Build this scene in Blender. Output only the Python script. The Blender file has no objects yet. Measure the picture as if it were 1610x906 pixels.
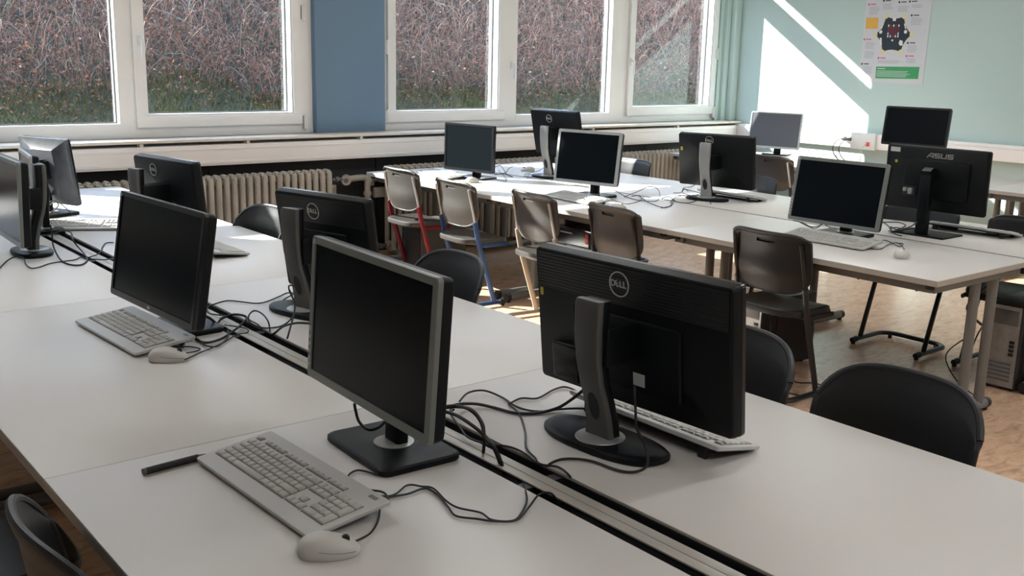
import bpy, math, random
from mathutils import Vector, Matrix
scene = bpy.context.scene
COL = scene.collection
PI = math.pi

# ------------------------------------------------------------------ camera, light, exposure
CZ = 1.655
YAW, PITCH, ROLL, FPX = 39.0997, 12.7133, -1.3021, 1619.9
cam_d = bpy.data.cameras.new('camera'); cam = bpy.data.objects.new('camera', cam_d); COL.objects.link(cam)
yw, pt, rl = (math.radians(a) for a in (YAW, PITCH, ROLL))
fwd = Vector((math.sin(yw)*math.cos(pt), math.cos(yw)*math.cos(pt), -math.sin(pt)))
rgt = Vector((math.cos(yw), -math.sin(yw), 0)); dwn = fwd.cross(rgt)
r2 = math.cos(rl)*rgt + math.sin(rl)*dwn; d2 = -math.sin(rl)*rgt + math.cos(rl)*dwn
m = Matrix((( r2.x, -d2.x, -fwd.x), (r2.y, -d2.y, -fwd.y), (r2.z, -d2.z, -fwd.z))).to_4x4()
m.translation = Vector((0, 0, CZ)); cam.matrix_world = m
cam_d.sensor_width = 36; cam_d.lens = 36*FPX/1610; cam_d.clip_start = .05; cam_d.clip_end = 200
scene.camera = cam
scene.view_settings.view_transform = 'Standard'; scene.view_settings.look = 'None'
scene.view_settings.exposure = 0.70; scene.view_settings.gamma = 1; scene.view_settings.use_curve_mapping = False

SUN_DIR = Vector((1, -1.265, -.8855)).normalized()
sun_d = bpy.data.lights.new('sun', 'SUN'); sun = bpy.data.objects.new('sun', sun_d); COL.objects.link(sun)
sun_d.energy = 17.0; sun_d.angle = math.radians(.53); sun_d.color = (1, .96, .9)
sun.rotation_euler = SUN_DIR.to_track_quat('-Z', 'Y').to_euler()
world = bpy.data.worlds.new('world'); scene.world = world; world.use_nodes = True
wn = world.node_tree.nodes; wb = wn['Background']; wb.inputs[1].default_value = 4.2
tc = wn.new('ShaderNodeTexCoord'); sp = wn.new('ShaderNodeSeparateXYZ'); rp = wn.new('ShaderNodeValToRGB')
rp.color_ramp.elements[0].position = 0.0; rp.color_ramp.elements[0].color = (.85, .92, 1, 1)
rp.color_ramp.elements[1].position = .7; rp.color_ramp.elements[1].color = (.42, .62, 1, 1)
world.node_tree.links.new(tc.outputs['Generated'], sp.inputs[0]); world.node_tree.links.new(sp.outputs[2], rp.inputs[0])
world.node_tree.links.new(rp.outputs[0], wb.inputs[0])
FILL_W = 13.0      # strength of the added fill lamps' glow

# ------------------------------------------------------------------ materials
def mat(name, col, rough=.5, metal=0, bump=None, var=None, spec=.5, emit=None, coat=0):
    m_ = bpy.data.materials.new(name); m_.use_nodes = True
    nt = m_.node_tree; b = nt.nodes['Principled BSDF']
    b.inputs['Base Color'].default_value = (*col, 1); b.inputs['Roughness'].default_value = rough
    b.inputs['Metallic'].default_value = metal; b.inputs['Specular IOR Level'].default_value = spec
    b.inputs['Coat Weight'].default_value = coat
    if emit: b.inputs['Emission Color'].default_value = (*emit[0], 1); b.inputs['Emission Strength'].default_value = emit[1]
    if var or bump:
        t = nt.nodes.new('ShaderNodeTexCoord')
    if var:      # (scale, amount) colour variation
        n = nt.nodes.new('ShaderNodeTexNoise'); n.inputs['Scale'].default_value = var[0]; n.inputs['Detail'].default_value = 5
        r = nt.nodes.new('ShaderNodeValToRGB'); a = var[1]
        r.color_ramp.elements[0].position = .3; r.color_ramp.elements[1].position = .7
        r.color_ramp.elements[0].color = (*[c*(1-a) for c in col], 1); r.color_ramp.elements[1].color = (*[min(1, c*(1+a)) for c in col], 1)
        nt.links.new(t.outputs['Object'], n.inputs['Vector']); nt.links.new(n.outputs[0], r.inputs[0]); nt.links.new(r.outputs[0], b.inputs['Base Color'])
    if bump:     # (scale, strength)
        n = nt.nodes.new('ShaderNodeTexNoise'); n.inputs['Scale'].default_value = bump[0]; n.inputs['Detail'].default_value = 3
        bp = nt.nodes.new('ShaderNodeBump'); bp.inputs['Strength'].default_value = bump[1]; bp.inputs['Distance'].default_value = .002
        nt.links.new(t.outputs['Object'], n.inputs['Vector']); nt.links.new(n.outputs[0], bp.inputs['Height']); nt.links.new(bp.outputs[0], b.inputs['Normal'])
    return m_

M_DESK = mat('desk laminate', (.64, .615, .585), .40, var=(1.3, .02), bump=(900, .08))
M_EDGE = mat('desk edge band', (.45, .41, .36), .5)
M_STEEL = mat('grey painted steel', (.19, .188, .18), .4, .3)
M_STEELD = mat('dark grey painted steel', (.16, .16, .165), .4, .3)
M_BLACK = mat('black plastic', (.004, .005, .006), .45, bump=(1500, .1), spec=.22)
M_BLACKG = mat('glossy black plastic', (.008, .009, .011), .22)
M_SCREEN = mat('switched off screen', (.005, .007, .009), .22, spec=.10)
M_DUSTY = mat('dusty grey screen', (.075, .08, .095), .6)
M_DUSTS = mat('dusty grey case', (.05, .056, .07), .45, var=(20, .3))
M_SILVER = mat('silver grey plastic', (.19, .20, .185), .38, .15)
M_SILVERL = mat('light silver plastic', (.42, .43, .42), .35, .2)
M_STAND = mat('graphite stand plastic', (.115, .112, .105), .38, .2)
M_STANDL = mat('silver stand plastic', (.35, .35, .34), .35, .3)
M_LOGO = mat('silver emblem', (.50, .50, .48), .3, .4)
M_KEYB = mat('light grey keyboard shell', (.48, .48, .46), .45)
M_KEY = mat('grey key caps', (.44, .43, .40), .5)
M_KEYDK = mat('key well', (.12, .115, .11), .6)
M_KEYW = mat('white keyboard shell', (.62, .62, .60), .4)
M_KEYCW = mat('white key caps', (.60, .60, .57), .45)
M_MOUSE = mat('pale grey mouse plastic', (.56, .54, .50), .4)
M_RUBBER = mat('black rubber', (.012, .012, .013), .55)
M_CHAIR = mat('anthracite chair shell', (.012, .013, .015), .45, bump=(500, .25))
M_CHAIRG = mat('brown grey chair shell', (.046, .042, .039), .42, bump=(500, .25))
M_RED = mat('red lacquered tube', (.17, .007, .016), .35, .2)
M_BLUE = mat('blue lacquered tube', (.022, .065, .18), .35, .2)
M_BEIGE = mat('beige lacquered tube', (.42, .36, .30), .35, .2)
M_TEAL = mat('dark teal lacquered tube', (.008, .045, .05), .4, .2)
M_DARKT = mat('black lacquered tube', (.02, .02, .022), .38, .2)
M_CHROME = mat('bright tube', (.55, .55, .55), .28, .7)
M_WALLG = mat('pale green wall paint', (.50, .62, .60), .75, bump=(60, .15))
M_WALLW = mat('white wall paint', (.50, .52, .49), .8)
M_CEIL = mat('white ceiling', (.75, .75, .73), .9)
M_PILLAR = mat('blue grey pillar paint', (.15, .24, .35), .6)
M_DARKW = mat('dark grey parapet panel', (.022, .022, .024), .6)
M_FRAME = mat('white window plastic', (.86, .85, .84), .35)
M_GASKET = mat('dark glazing gasket', (.10, .11, .11), .5)
M_SILL = mat('cream window sill', (.74, .68, .60), .4, var=(9, .06))
M_DUCT = mat('white aluminium duct', (.90, .87, .86), .35, 0)
M_RAD = mat('aged cream radiator enamel', (.47, .43, .37), .45, var=(6, .12))
M_RAIL = mat('beige channel rail', (.42, .40, .36), .4, .1)
M_TRAY = mat('black cable tray', (.012, .013, .015), .5)
M_SOCK = mat('cream socket plastic', (.60, .56, .48), .4)
M_WHITE = mat('white plastic', (.75, .75, .74), .4)
M_REDP = mat('red socket plastic', (.75, .06, .03), .4)
M_YEL = mat('yellow sticker', (.55, .45, .05), .5)
M_STICK = mat('white sticker', (.55, .56, .56), .5)
M_PCM = mat('bare pc case metal', (.38, .38, .37), .38, .6, var=(30, .15))
M_PCD = mat('dark pc case', (.018, .018, .02), .4)
M_PCG = mat('grey pc case', (.10, .10, .10), .45)
M_FILL = mat('fill lamp glow', (.9, .9, .9), .6, emit=((.95, .98, 1), FILL_W))  # glowing face of the fill lamps added under the ceiling
M_PAPER = mat('poster paper', (.62, .62, .66), .6)
M_TEXT = mat('grey print', (.36, .36, .40), .7)
M_PNAVY = mat('dark board print', (.02, .03, .045), .6)
M_PGREEN = mat('green print', (.05, .33, .12), .6)
M_PORANGE = mat('orange print', (.75, .42, .08), .6)
M_PPINK = mat('pink print', (.62, .08, .22), .6)
M_PRED = mat('dark red print', (.28, .02, .04), .6)
M_GOLD = mat('pale gold print', (.72, .64, .38), .6)

def mat_floor():
    m_ = bpy.data.materials.new('mottled tan linoleum'); m_.use_nodes = True; nt = m_.node_tree; b = nt.nodes['Principled BSDF']
    t = nt.nodes.new('ShaderNodeTexCoord'); mp = nt.nodes.new('ShaderNodeMapping'); mp.inputs['Scale'].default_value = (1.0, 2.6, 1)
    n = nt.nodes.new('ShaderNodeTexNoise'); n.inputs['Scale'].default_value = 7; n.inputs['Detail'].default_value = 9; n.inputs['Roughness'].default_value = .68; n.inputs['Distortion'].default_value = 1.2
    r = nt.nodes.new('ShaderNodeValToRGB'); e = r.color_ramp.elements
    e[0].position = .30; e[0].color = (.42, .27, .17, 1); e[1].position = .68; e[1].color = (.80, .54, .37, 1)
    k = e.new(.48); k.color = (.67, .44, .29, 1)
    nt.links.new(t.outputs['Object'], mp.inputs[0]); nt.links.new(mp.outputs[0], n.inputs['Vector']); nt.links.new(n.outputs[0], r.inputs[0])
    nt.links.new(r.outputs[0], b.inputs['Base Color']); b.inputs['Roughness'].default_value = .27
    return m_
M_FLOOR = mat_floor()

def mat_ribbed():
    m_ = bpy.data.materials.new('finely ribbed black plastic'); m_.use_nodes = True; nt = m_.node_tree; b = nt.nodes['Principled BSDF']
    b.inputs['Base Color'].default_value = (.010, .011, .013, 1); b.inputs['Roughness'].default_value = .38
    t = nt.nodes.new('ShaderNodeTexCoord'); w = nt.nodes.new('ShaderNodeTexWave'); w.bands_direction = 'Z'; w.inputs['Scale'].default_value = 38
    w.inputs['Distortion'].default_value = .6; w.inputs['Detail'].default_value = 0; w.inputs['Detail Scale'].default_value = .3
    bp = nt.nodes.new('ShaderNodeBump'); bp.inputs['Strength'].default_value = .4; bp.inputs['Distance'].default_value = .003
    nt.links.new(t.outputs['Object'], w.inputs[0]); nt.links.new(w.outputs[0], bp.inputs['Height']); nt.links.new(bp.outputs[0], b.inputs['Normal'])
    return m_
M_RIB = mat_ribbed()

def mat_glass():
    m_ = bpy.data.materials.new('window glass'); m_.use_nodes = True; nt = m_.node_tree
    for n in list(nt.nodes): nt.nodes.remove(n)
    o = nt.nodes.new('ShaderNodeOutputMaterial'); mx = nt.nodes.new('ShaderNodeMixShader'); tr = nt.nodes.new('ShaderNodeBsdfTransparent'); gl = nt.nodes.new('ShaderNodeBsdfGlossy')
    tr.inputs[0].default_value = (.93, .95, .94, 1); gl.inputs['Roughness'].default_value = .01; gl.inputs[0].default_value = (.9, .95, 1, 1)
    fr = nt.nodes.new('ShaderNodeFresnel'); fr.inputs[0].default_value = 1.55
    mu = nt.nodes.new('ShaderNodeMath'); mu.operation = 'MULTIPLY'; mu.inputs[1].default_value = 1.3; mu.use_clamp = True
    ge = nt.nodes.new('ShaderNodeNewGeometry'); inv = nt.nodes.new('ShaderNodeMath'); inv.operation = 'SUBTRACT'; inv.inputs[0].default_value = 1
    m3 = nt.nodes.new('ShaderNodeMath'); m3.operation = 'MULTIPLY'; nt.links.new(ge.outputs['Backfacing'], inv.inputs[1]); nt.links.new(inv.outputs[0], m3.inputs[1]); nt.links.new(mu.outputs[0], m3.inputs[0])
    nt.links.new(fr.outputs[0], mu.inputs[0]); nt.links.new(m3.outputs[0], mx.inputs[0]); nt.links.new(tr.outputs[0], mx.inputs[1]); nt.links.new(gl.outputs[0], mx.inputs[2]); nt.links.new(mx.outputs[0], o.inputs[0])
    return m_
M_GLASS = mat_glass()

def mat_leaf(name, cols, rough=.6, tr=.35):
    m_ = bpy.data.materials.new(name); m_.use_nodes = True; nt = m_.node_tree; b = nt.nodes['Principled BSDF']
    t = nt.nodes.new('ShaderNodeTexCoord'); n = nt.nodes.new('ShaderNodeTexNoise'); n.inputs['Scale'].default_value = 11; n.inputs['Detail'].default_value = 8
    n.inputs['Roughness'].default_value = .85
    r = nt.nodes.new('ShaderNodeValToRGB'); e = r.color_ramp.elements
    for i, c in enumerate(cols):
        p = .3 + .4*i/(len(cols)-1)
        if i < 2: e[i].position = p if i == 0 else .7; e[i].color = (*c, 1)
    e[1].color = (*cols[-1], 1)
    for i, c in enumerate(cols[1:-1]):
        k = e.new(.3+.4*(i+1)/(len(cols)-1)); k.color = (*c, 1)
    nt.links.new(t.outputs['Object'], n.inputs['Vector']); nt.links.new(n.outputs[0], r.inputs[0]); nt.links.new(r.outputs[0], b.inputs['Base Color'])
    b.inputs['Roughness'].default_value = rough
    if tr:
        td = nt.nodes.new('ShaderNodeBsdfTranslucent'); mx = nt.nodes.new('ShaderNodeMixShader'); mx.inputs[0].default_value = tr
        nt.links.new(r.outputs[0], td.inputs[0]); nt.links.new(b.outputs[0], mx.inputs[1]); nt.links.new(td.outputs[0], mx.inputs[2])
        nt.links.new(mx.outputs[0], nt.nodes['Material Output'].inputs[0])
    return m_
M_TWIG = mat_leaf('dry bramble stems', [(.02, .008, .006), (.18, .085, .06), (.48, .35, .27)], .6, 0)
M_CANE = mat_leaf('pale bramble canes', [(.12, .07, .05), (.24, .17, .13), (.32, .26, .21)], .5, 0)
M_DLEAF = mat_leaf('withered bramble leaves', [(.05, .018, .012), (.24, .09, .05), (.42, .30, .21)])
M_GLEAF = mat_leaf('green bramble leaves', [(.02, .04, .018), (.06, .09, .045), (.16, .20, .14)])
M_GRASS = mat_leaf('winter grass', [(.03, .035, .012), (.10, .10, .03), (.26, .21, .11)])
M_SOIL = mat_leaf('dark hillside soil', [(.010, .009, .006), (.022, .022, .012), (.04, .04, .02)], .9, 0)

# ------------------------------------------------------------------ mesh helper
class B:
    def __init__(s): s.v = []; s.f = []; s.mi = []; s.cur = 0; s.m = Matrix.Identity(4)
    def add(s, vs, fs):
        o = len(s.v); s.v += [tuple(s.m @ Vector(p)) for p in vs]
        s.f += [tuple(i+o for i in f) for f in fs]; s.mi += [s.cur]*len(fs); return s
    def box(s, x0, x1, y0, y1, z0, z1, r=0, seg=3):
        if r <= 0:
            return s.add([(x0,y0,z0),(x1,y0,z0),(x1,y1,z0),(x0,y1,z0),(x0,y0,z1),(x1,y0,z1),(x1,y1,z1),(x0,y1,z1)],
                  [(0,3,2,1),(4,5,6,7),(0,1,5,4),(1,2,6,5),(2,3,7,6),(3,0,4,7)])
        r = min(r, (x1-x0)/2.01, (y1-y0)/2.01, (z1-z0)/2.01)     # softened box: rings of a rounded rectangle
        rings = []
        for (z, ins) in [(z0, r), (z0+r*.3, r*.3), (z0+r, 0), (z1-r, 0), (z1-r*.3, r*.3), (z1, r)]:
            rings.append([(x, y, z) for x, y in rrect(x0+ins, x1-ins, y0+ins, y1-ins, max(r-ins, r*.25)+.0, seg)])
        return s.loft(rings)
    def loft(s, rings, cap=True, close=True):
        n = len(rings[0]); vs = [p for r in rings for p in r]; fs = []
        for i in range(len(rings)-1):
            for j in range(n if close else n-1):
                k = (j+1) % n; fs.append((i*n+j, i*n+k, (i+1)*n+k, (i+1)*n+j))
        if cap: fs.append(tuple(reversed(range(n)))); fs.append(tuple((len(rings)-1)*n+j for j in range(n)))
        return s.add(vs, fs)
    def tube(s, pts, r, seg=8, flat=None):
        pts = [Vector(p) for p in pts]; rings = []; up = None
        for i, p in enumerate(pts):
            t = (pts[min(i+1, len(pts)-1)] - pts[max(i-1, 0)])
            if t.length < 1e-7: t = Vector((0, 0, 1))
            t.normalize()
            if up is None:
                up = Vector((0, 0, 1)) if abs(t.z) < .9 else Vector((1, 0, 0))
            sd = t.cross(up)
            if sd.length < 1e-5: sd = t.orthogonal()
            sd.normalize(); up = sd.cross(t).normalized()
            rr = r[i] if isinstance(r, (list, tuple)) else r
            a, b = (rr, rr) if flat is None else (rr*flat[0], rr*flat[1])
            rings.append([tuple(p + sd*a*math.cos(2*PI*k/seg) + up*b*math.sin(2*PI*k/seg)) for k in range(seg)])
        return s.loft(rings)
    def cyl(s, p, q, r, seg=16): return s.tube([p, q], r, seg)
    def lathe(s, prof, seg=20, axis='z'):
        rings = []
        for r, z in prof:
            ring = []
            for k in range(seg):
                a = 2*PI*k/seg; x, y = r*math.cos(a), r*math.sin(a)
                ring.append((x, y, z) if axis == 'z' else ((z, x, y) if axis == 'x' else (y, z, x)))
            rings.append(ring)
        return s.loft(rings)
    def prism(s, poly, d0, d1, axis='z'):
        P = {'z': lambda a, b, d: (a, b, d), 'x': lambda a, b, d: (d, a, b), 'y': lambda a, b, d: (b, d, a)}[axis]
        return s.loft([[P(a, b, d0) for a, b in poly], [P(a, b, d1) for a, b in poly]])
    def build(s, name, mats, parent=None, smooth=True, loc=None):
        me = bpy.data.meshes.new(name); me.from_pydata(s.v, [], s.f); me.update()
        for mm in (mats if isinstance(mats, (list, tuple)) else [mats]): me.materials.append(mm)
        if len(set(s.mi)) > 1 or (s.mi and s.mi[0]): me.polygons.foreach_set('material_index', s.mi)
        o = bpy.data.objects.new(name, me); COL.objects.link(o)
        if smooth:
            me.polygons.foreach_set('use_smooth', [True]*len(me.polygons))
            try: me.set_sharp_from_angle(angle=math.radians(38))
            except Exception: pass
        if parent: o.parent = parent
        if loc: o.location = loc
        return o

def rrect(x0, x1, y0, y1, r, seg=3):
    out = []
    r = min(r, (x1-x0)/2, (y1-y0)/2)
    for cx, cy, a0 in ((x1-r, y0+r, -PI/2), (x1-r, y1-r, 0), (x0+r, y1-r, PI/2), (x0+r, y0+r, PI)):
        for k in range(seg+1):
            a = a0 + PI/2*k/seg; out.append((cx+r*math.cos(a), cy+r*math.sin(a)))
    return out
def smooth_path(pts, n=6):
    P = [Vector(p) for p in pts]; out = []
    for i in range(len(P)-1):
        p0 = P[max(i-1, 0)]; p1 = P[i]; p2 = P[i+1]; p3 = P[min(i+2, len(P)-1)]
        for k in range(n):
            t = k/n
            out.append(.5*((2*p1)+(p2-p0)*t+(2*p0-5*p1+4*p2-p3)*t*t+(3*p1-p0-3*p2+p3)*t**3))
    out.append(P[-1]); return out
def empty(name, loc=(0,0,0), rz=0, label=None, cat=None, group=None):
    o = bpy.data.objects.new(name, None); COL.objects.link(o); o.location = loc; o.rotation_euler = (0, 0, rz); o.empty_display_size = .1
    return tag(o, label, cat, group)
def tag(o, label=None, cat=None, group=None, kind=None):
    if label: o['label'] = label
    if cat: o['category'] = cat
    if group: o['group'] = group
    if kind: o['kind'] = kind
    return o
def struct(o, label=None, cat=None): return tag(o, label, cat, None, 'structure')
def kids(o): return [c for c in bpy.data.objects if c.parent == o]
KIDS = {}
def copy_tree(o, parent=None, kmap=None):
    c = o.copy(); COL.objects.link(c); c.parent = parent
    for ch in (kmap or KID_INDEX())[o.name] if (kmap or KID_INDEX()).get(o.name) else []:
        copy_tree(ch, c, kmap)
    return c
def KID_INDEX():
    d = {}
    for c in bpy.data.objects:
        if c.parent: d.setdefault(c.parent.name, []).append(c)
    return d
def dup(o, loc, rz, label, group=None, cat=None):
    c = copy_tree(o, None, KID_INDEX()); c.location = loc; c.rotation_euler = (0, 0, rz); c['label'] = label
    if group: c['group'] = group
    return c
def text_mesh(name, body, size, material, parent, mtx, depth=.0006, shear=0, spacing=1.0):
    cu = bpy.data.curves.new(name, 'FONT'); cu.body = body; cu.size = size; cu.extrude = depth; cu.align_x = 'CENTER'; cu.align_y = 'CENTER'; cu.shear = shear; cu.space_character = spacing
    cu.offset = size*.018
    tmp = bpy.data.objects.new(name+'_src', cu); COL.objects.link(tmp)
    me = bpy.data.meshes.new_from_object(tmp.evaluated_get(bpy.context.evaluated_depsgraph_get())) if False else tmp.to_mesh().copy()
    bpy.data.objects.remove(tmp); me.materials.clear(); me.materials.append(material); me.name = name
    o = bpy.data.objects.new(name, me); COL.objects.link(o); o.parent = parent; o.matrix_local = mtx
    return o

# ------------------------------------------------------------------ room shell
XR, YW, ZC = 9.13, 7.50, 3.10
X0, YB = -4.5, -3.6
Z = .74
b = B(); b.box(X0-.2, XR+.2, YB-.2, YW+.2, -.12, 0); struct(b.build('floor', M_FLOOR, smooth=False))
b = B(); b.box(X0-.2, XR+.2, YB-.2, YW+.2, ZC, ZC+.12); struct(b.build('ceiling', M_CEIL, smooth=False))
b = B(); b.box(XR, XR+.2, YB, YW+.2, 0, ZC); struct(b.build('wall_right', M_WALLG, smooth=False))
b = B(); b.box(X0-.2, X0, YB, YW+.2, 0, ZC); struct(b.build('wall_left', M_WALLW, smooth=False))
b = B(); b.box(X0-.2, XR+.2, YB-.2, YB, 0, ZC); struct(b.build('wall_back', M_WALLW, smooth=False))
# window wall: parapet, lintel with the narrow top light above the transom, piers
PIERS = [(X0, -.35), (4.04, 4.67), (8.90, XR)]
b = B(); b.box(X0, XR, 7.50, 7.78, .80, 1.012)
for x0, x1 in PIERS: b.box(x0, x1, 7.535 if (x0, x1) == (4.04, 4.67) else 7.50, 7.72, 1.012, ZC)
b.box(X0, XR, 7.50, 7.72, 2.875, ZC)
struct(b.build('wall_window', M_WALLG, smooth=False))
b = B(); b.box(X0, XR, 7.46, 7.78, 0, .80); struct(b.build('wall_parapet', M_DARKW, smooth=False))
b = B()
for x in (-2.9, -1.7, -.5, .7, 1.9, 3.1, 4.56, 5.6, 6.7, 7.8): b.box(x-.006, x+.006, 7.450, 7.462, .03, .795)
struct(b.build('trim_1', M_DARKT, smooth=False))
b = B(); b.box(4.02, 4.665, 7.475, 7.72, 1.012, ZC, .006); struct(b.build('wall_pillar', M_PILLAR))
b = B(); b.box(XR-.10, XR, 7.40, 7.47, 1.012, ZC, .01); b.box(XR-.17, XR-.10, 7.465, 7.50, 1.012, ZC); struct(b.build('trim_2', M_WALLG))
b = B(); b.box(X0, XR-.002, 7.30, 7.56, .990, 1.012, .004); struct(b.build('trim_3', M_SILL))
b = B()
for x in (.35, 1.55, 2.55, 3.35, 4.33, 5.62, 6.9, 8.1): b.box(x-.012, x+.012, 7.30, 7.36, .966, .990)
struct(b.build('trim_4', M_SOCK, smooth=False))
# duct on the window wall and on the right wall
b = B(); b.box(X0, XR-.07, 7.315, 7.46, .812, .966, .004)
b.box(X0, XR-.07, 7.308, 7.320, .830, .846); b.box(X0, XR-.07, 7.308, 7.320, .93, .938)
struct(b.build('trim_5', M_DUCT))
b = B(); b.box(XR-.07, XR, YB, 7.30, .842, .985, .004); b.box(XR-.078, XR-.068, YB, 7.30, .955, .963); b.box(XR-.07, XR, 7.30, 7.45, .842, .985)
struct(b.build('trim_6', M_DUCT))
# a skirting along the right wall
b = B(); b.box(XR-.012, XR, YB, 7.45, 0, .06); struct(b.build('baseboard_right', M_STEELD, smooth=False))

def window(idx, panes, x0, x1, handles, hinges):
    """panes: (xa, xb, zb, sash) glass edges; one window unit with frame, sashes, glass, handles"""
    root = empty('window_%d' % idx, (0, 0, 0)); struct(root)
    sashes = []
    zt, zs0, zs1, top = 2.485, 2.655, 2.870, 2.875
    f = B(); y0, y1 = 7.535, 7.66; zb = 1.012
    f.box(x0, x1, y0, y1, zb, zb+.045)
    f.box(x0, x1, y0, y1, zt, zs0)                       # transom
    f.box(x0, x1, y0, y1, zs1, top)
    edges = sorted(panes); xs = [x0] + [(edges[i][1]+edges[i+1][0])/2 for i in range(len(edges)-1)] + [x1]
    for i, (xa, xb, zz, sash) in enumerate(edges):
        L = x0 if i == 0 else (edges[i-1][1]+xa)/2; R = x1 if i == len(edges)-1 else (xb+edges[i+1][0])/2
        g_ = .003 if sash else 0
        f.box(L, xa-g_, y0+.004, y1, zb, top); f.box(xb+g_, R, y0+.004, y1, zb, top)
        f.box(xa-g_, xb+g_, y0+.002, y1, zb, zz-g_)
    f.build('window_frame', M_FRAME, root)
    for i, (xa, xb, zz, sash) in enumerate(edges):
        g = B(); g.box(xa-.004, xb+.004, 7.612, 7.618, zz-.004, zt+.004); g.box(xa, xb, 7.612, 7.618, zs0-.004, zs1+.004)
        g.build('pane', M_GLASS, root, smooth=False)
        k = B()
        for a, c, d, e in ((xa, xb, zz, zz+.008), (xa, xb, zt-.008, zt)): k.box(a, c, 7.598, 7.614, d, e)
        for a, c in ((xa, xa+.008), (xb-.008, xb)): k.box(a, c, 7.598, 7.614, zz, zt)
        k.build('gasket', M_GASKET, root, smooth=False)
        if sash:
            sb = B(); w = .085
            for (a, c, d, e) in ((xa-w, xb+w, zz-w-.01, zz-.014), (xa-w, xb+w, zt+.014, zt+w)): sb.box(a, c, 7.508, 7.536, d, e, .005)
            for (a, c) in ((xa-w, xa-.014), (xb+.014, xb+w)): sb.box(a, c, 7.5085, 7.536, zz-.0145, zt+.0145)
            for (a, c, d, e) in ((xa-.016, xb+.016, zz-.016, zz), (xa-.016, xb+.016, zt, zt+.016)): sb.box(a, c, 7.522, 7.60, d, e)
            for (a, c) in ((xa-.016, xa), (xb, xb+.016)): sb.box(a, c, 7.522, 7.60, zz, zt)
            sashes.append(((xa+xb)/2, sb.build('sash', M_FRAME, root)))
    near_s = lambda hx: min(sashes, key=lambda q: abs(q[0]-hx))[1] if sashes else root
    for hx, hz in handles:
        h = B(); h.box(hx-.014, hx+.014, 7.498, 7.510, hz-.035, hz+.035, .004); h.cyl((hx, 7.50, hz+.01), (hx, 7.465, hz+.01), .009, 10)
        h.tube(smooth_path([(hx, 7.467, hz+.018), (hx+.002, 7.460, hz-.02), (hx+.004, 7.462, hz-.07), (hx+.004, 7.466, hz-.125)], 4), [.010]*12+[.006], 8, (1.2, .7))
        h.build('handle', M_WHITE, near_s(hx))
    for hx, hz in hinges:
        h = B(); h.cyl((hx, 7.503, hz-.06), (hx, 7.503, hz+.06), .010, 10); h.box(hx-.02, hx, 7.500, 7.535, hz-.05, hz+.05)
        h.build('hinge', M_WHITE, near_s(hx))
    return root
window(1, [(-.24, 1.28, 1.12, False)], -.35, 1.45, [], [])
window(2, [(1.56, 2.488, 1.118, False), (2.69, 3.83, 1.182, True)], 1.45, 4.03, [(2.645, 1.70)], [(3.945, 1.95), (3.945, 1.10)])
window(3, [(4.80, 5.885, 1.175, True), (6.125, 7.325, 1.118, False), (7.64, 8.80, 1.178, True)], 4.665, 8.90, [(6.035, 1.57), (7.575, 1.62)], [(4.700, 1.70), (4.700, 1.13), (8.885, 1.72), (8.885, 1.10)])

# ------------------------------------------------------------------ outside: bank with brambles
random.seed(7)
def bank_z(x, y):
    t = y-9.1
    base = .95 if t < 0 else (.95 + .10*t/.5 if t < .5 else 1.05 + (t-.5)*.66)
    return base + .05*math.sin(x*2.1+y*1.3)+.03*math.sin(x*5.3-y*3.1)
b = B(); nx, ny = 70, 30; vs = []; fs = []
for j in range(ny):
    for i in range(nx):
        x = -7 + i*24/(nx-1); y = 7.74 + j*6.2/(ny-1); vs.append((x, y, bank_z(x, y) if y > 8 else .9))
for j in range(ny-1):
    for i in range(nx-1): a = j*nx+i; fs.append((a, a+1, a+nx+1, a+nx))
b.add(vs, fs); o = b.build('hillside', M_SOIL); struct(o)
def ray_x(x):  # keep a bit beyond what the windows show
    return x
def twig_mesh(n, seed, rmin, rmax, lmin, lmax, y0, y1, droop):
    random.seed(seed); b_ = B()
    for _ in range(n):
        y = random.uniform(y0, y1); x = random.uniform(-3.0, 15.5)
        z = bank_z(x, y); L = random.uniform(lmin, lmax)*(.75 if y < 9.9 else 1); a = random.uniform(0, 2*PI)
        h = L*random.uniform(.45, 1.0); d = L*random.uniform(.15, .75)
        p0 = Vector((x, y, z-.03)); p2 = p0+Vector((math.cos(a)*d, math.sin(a)*d*.5, h*random.uniform(-.1, .9)*droop+h*(1-droop)))
        p1 = p0+Vector((math.cos(a)*d*.3+random.uniform(-.1, .1), math.sin(a)*d*.15-.06, h*random.uniform(.7, 1.15)))
        r = random.uniform(rmin, rmax); pts = []
        for k in range(6):
            t = k/5; q = p0*(1-t)**2+p1*2*t*(1-t)+p2*t*t; q += Vector((random.uniform(-.02, .02), random.uniform(-.02, .02), random.uniform(-.015, .015))); pts.append(q)
        b_.tube(pts, [r, r, r*.9, r*.8, r*.7, r*.5], 3)
    return b_
def leaf_mesh(n, seed, smin, smax, y0, y1, hmin, hmax, zone=None):
    random.seed(seed); b_ = B()
    for _ in range(n):
        x = random.uniform(-3.0, 15.5); y = random.uniform(y0, y1)
        if zone and random.random() > zone(x, y): continue
        z = bank_z(x, y)+random.uniform(hmin, hmax)
        s = random.uniform(smin, smax); e = Matrix.Rotation(random.uniform(0, 6.28), 3, 'Z') @ Matrix.Rotation(random.uniform(-1.2, 1.2), 3, 'X')
        c = Vector((x, y, z)); P = [Vector((-s, 0, 0)), Vector((0, s*.45, s*.15)), Vector((s, 0, 0)), Vector((0, -s*.45, s*.15))]
        b_.add([tuple(c+e@p) for p in P], [(0, 1, 2), (0, 2, 3)])
    return b_
def edge_y(x): return 9.88+.10*math.sin(x*1.7) if x < 4.5 else 9.72+.06*math.sin(x*2.3)
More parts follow.
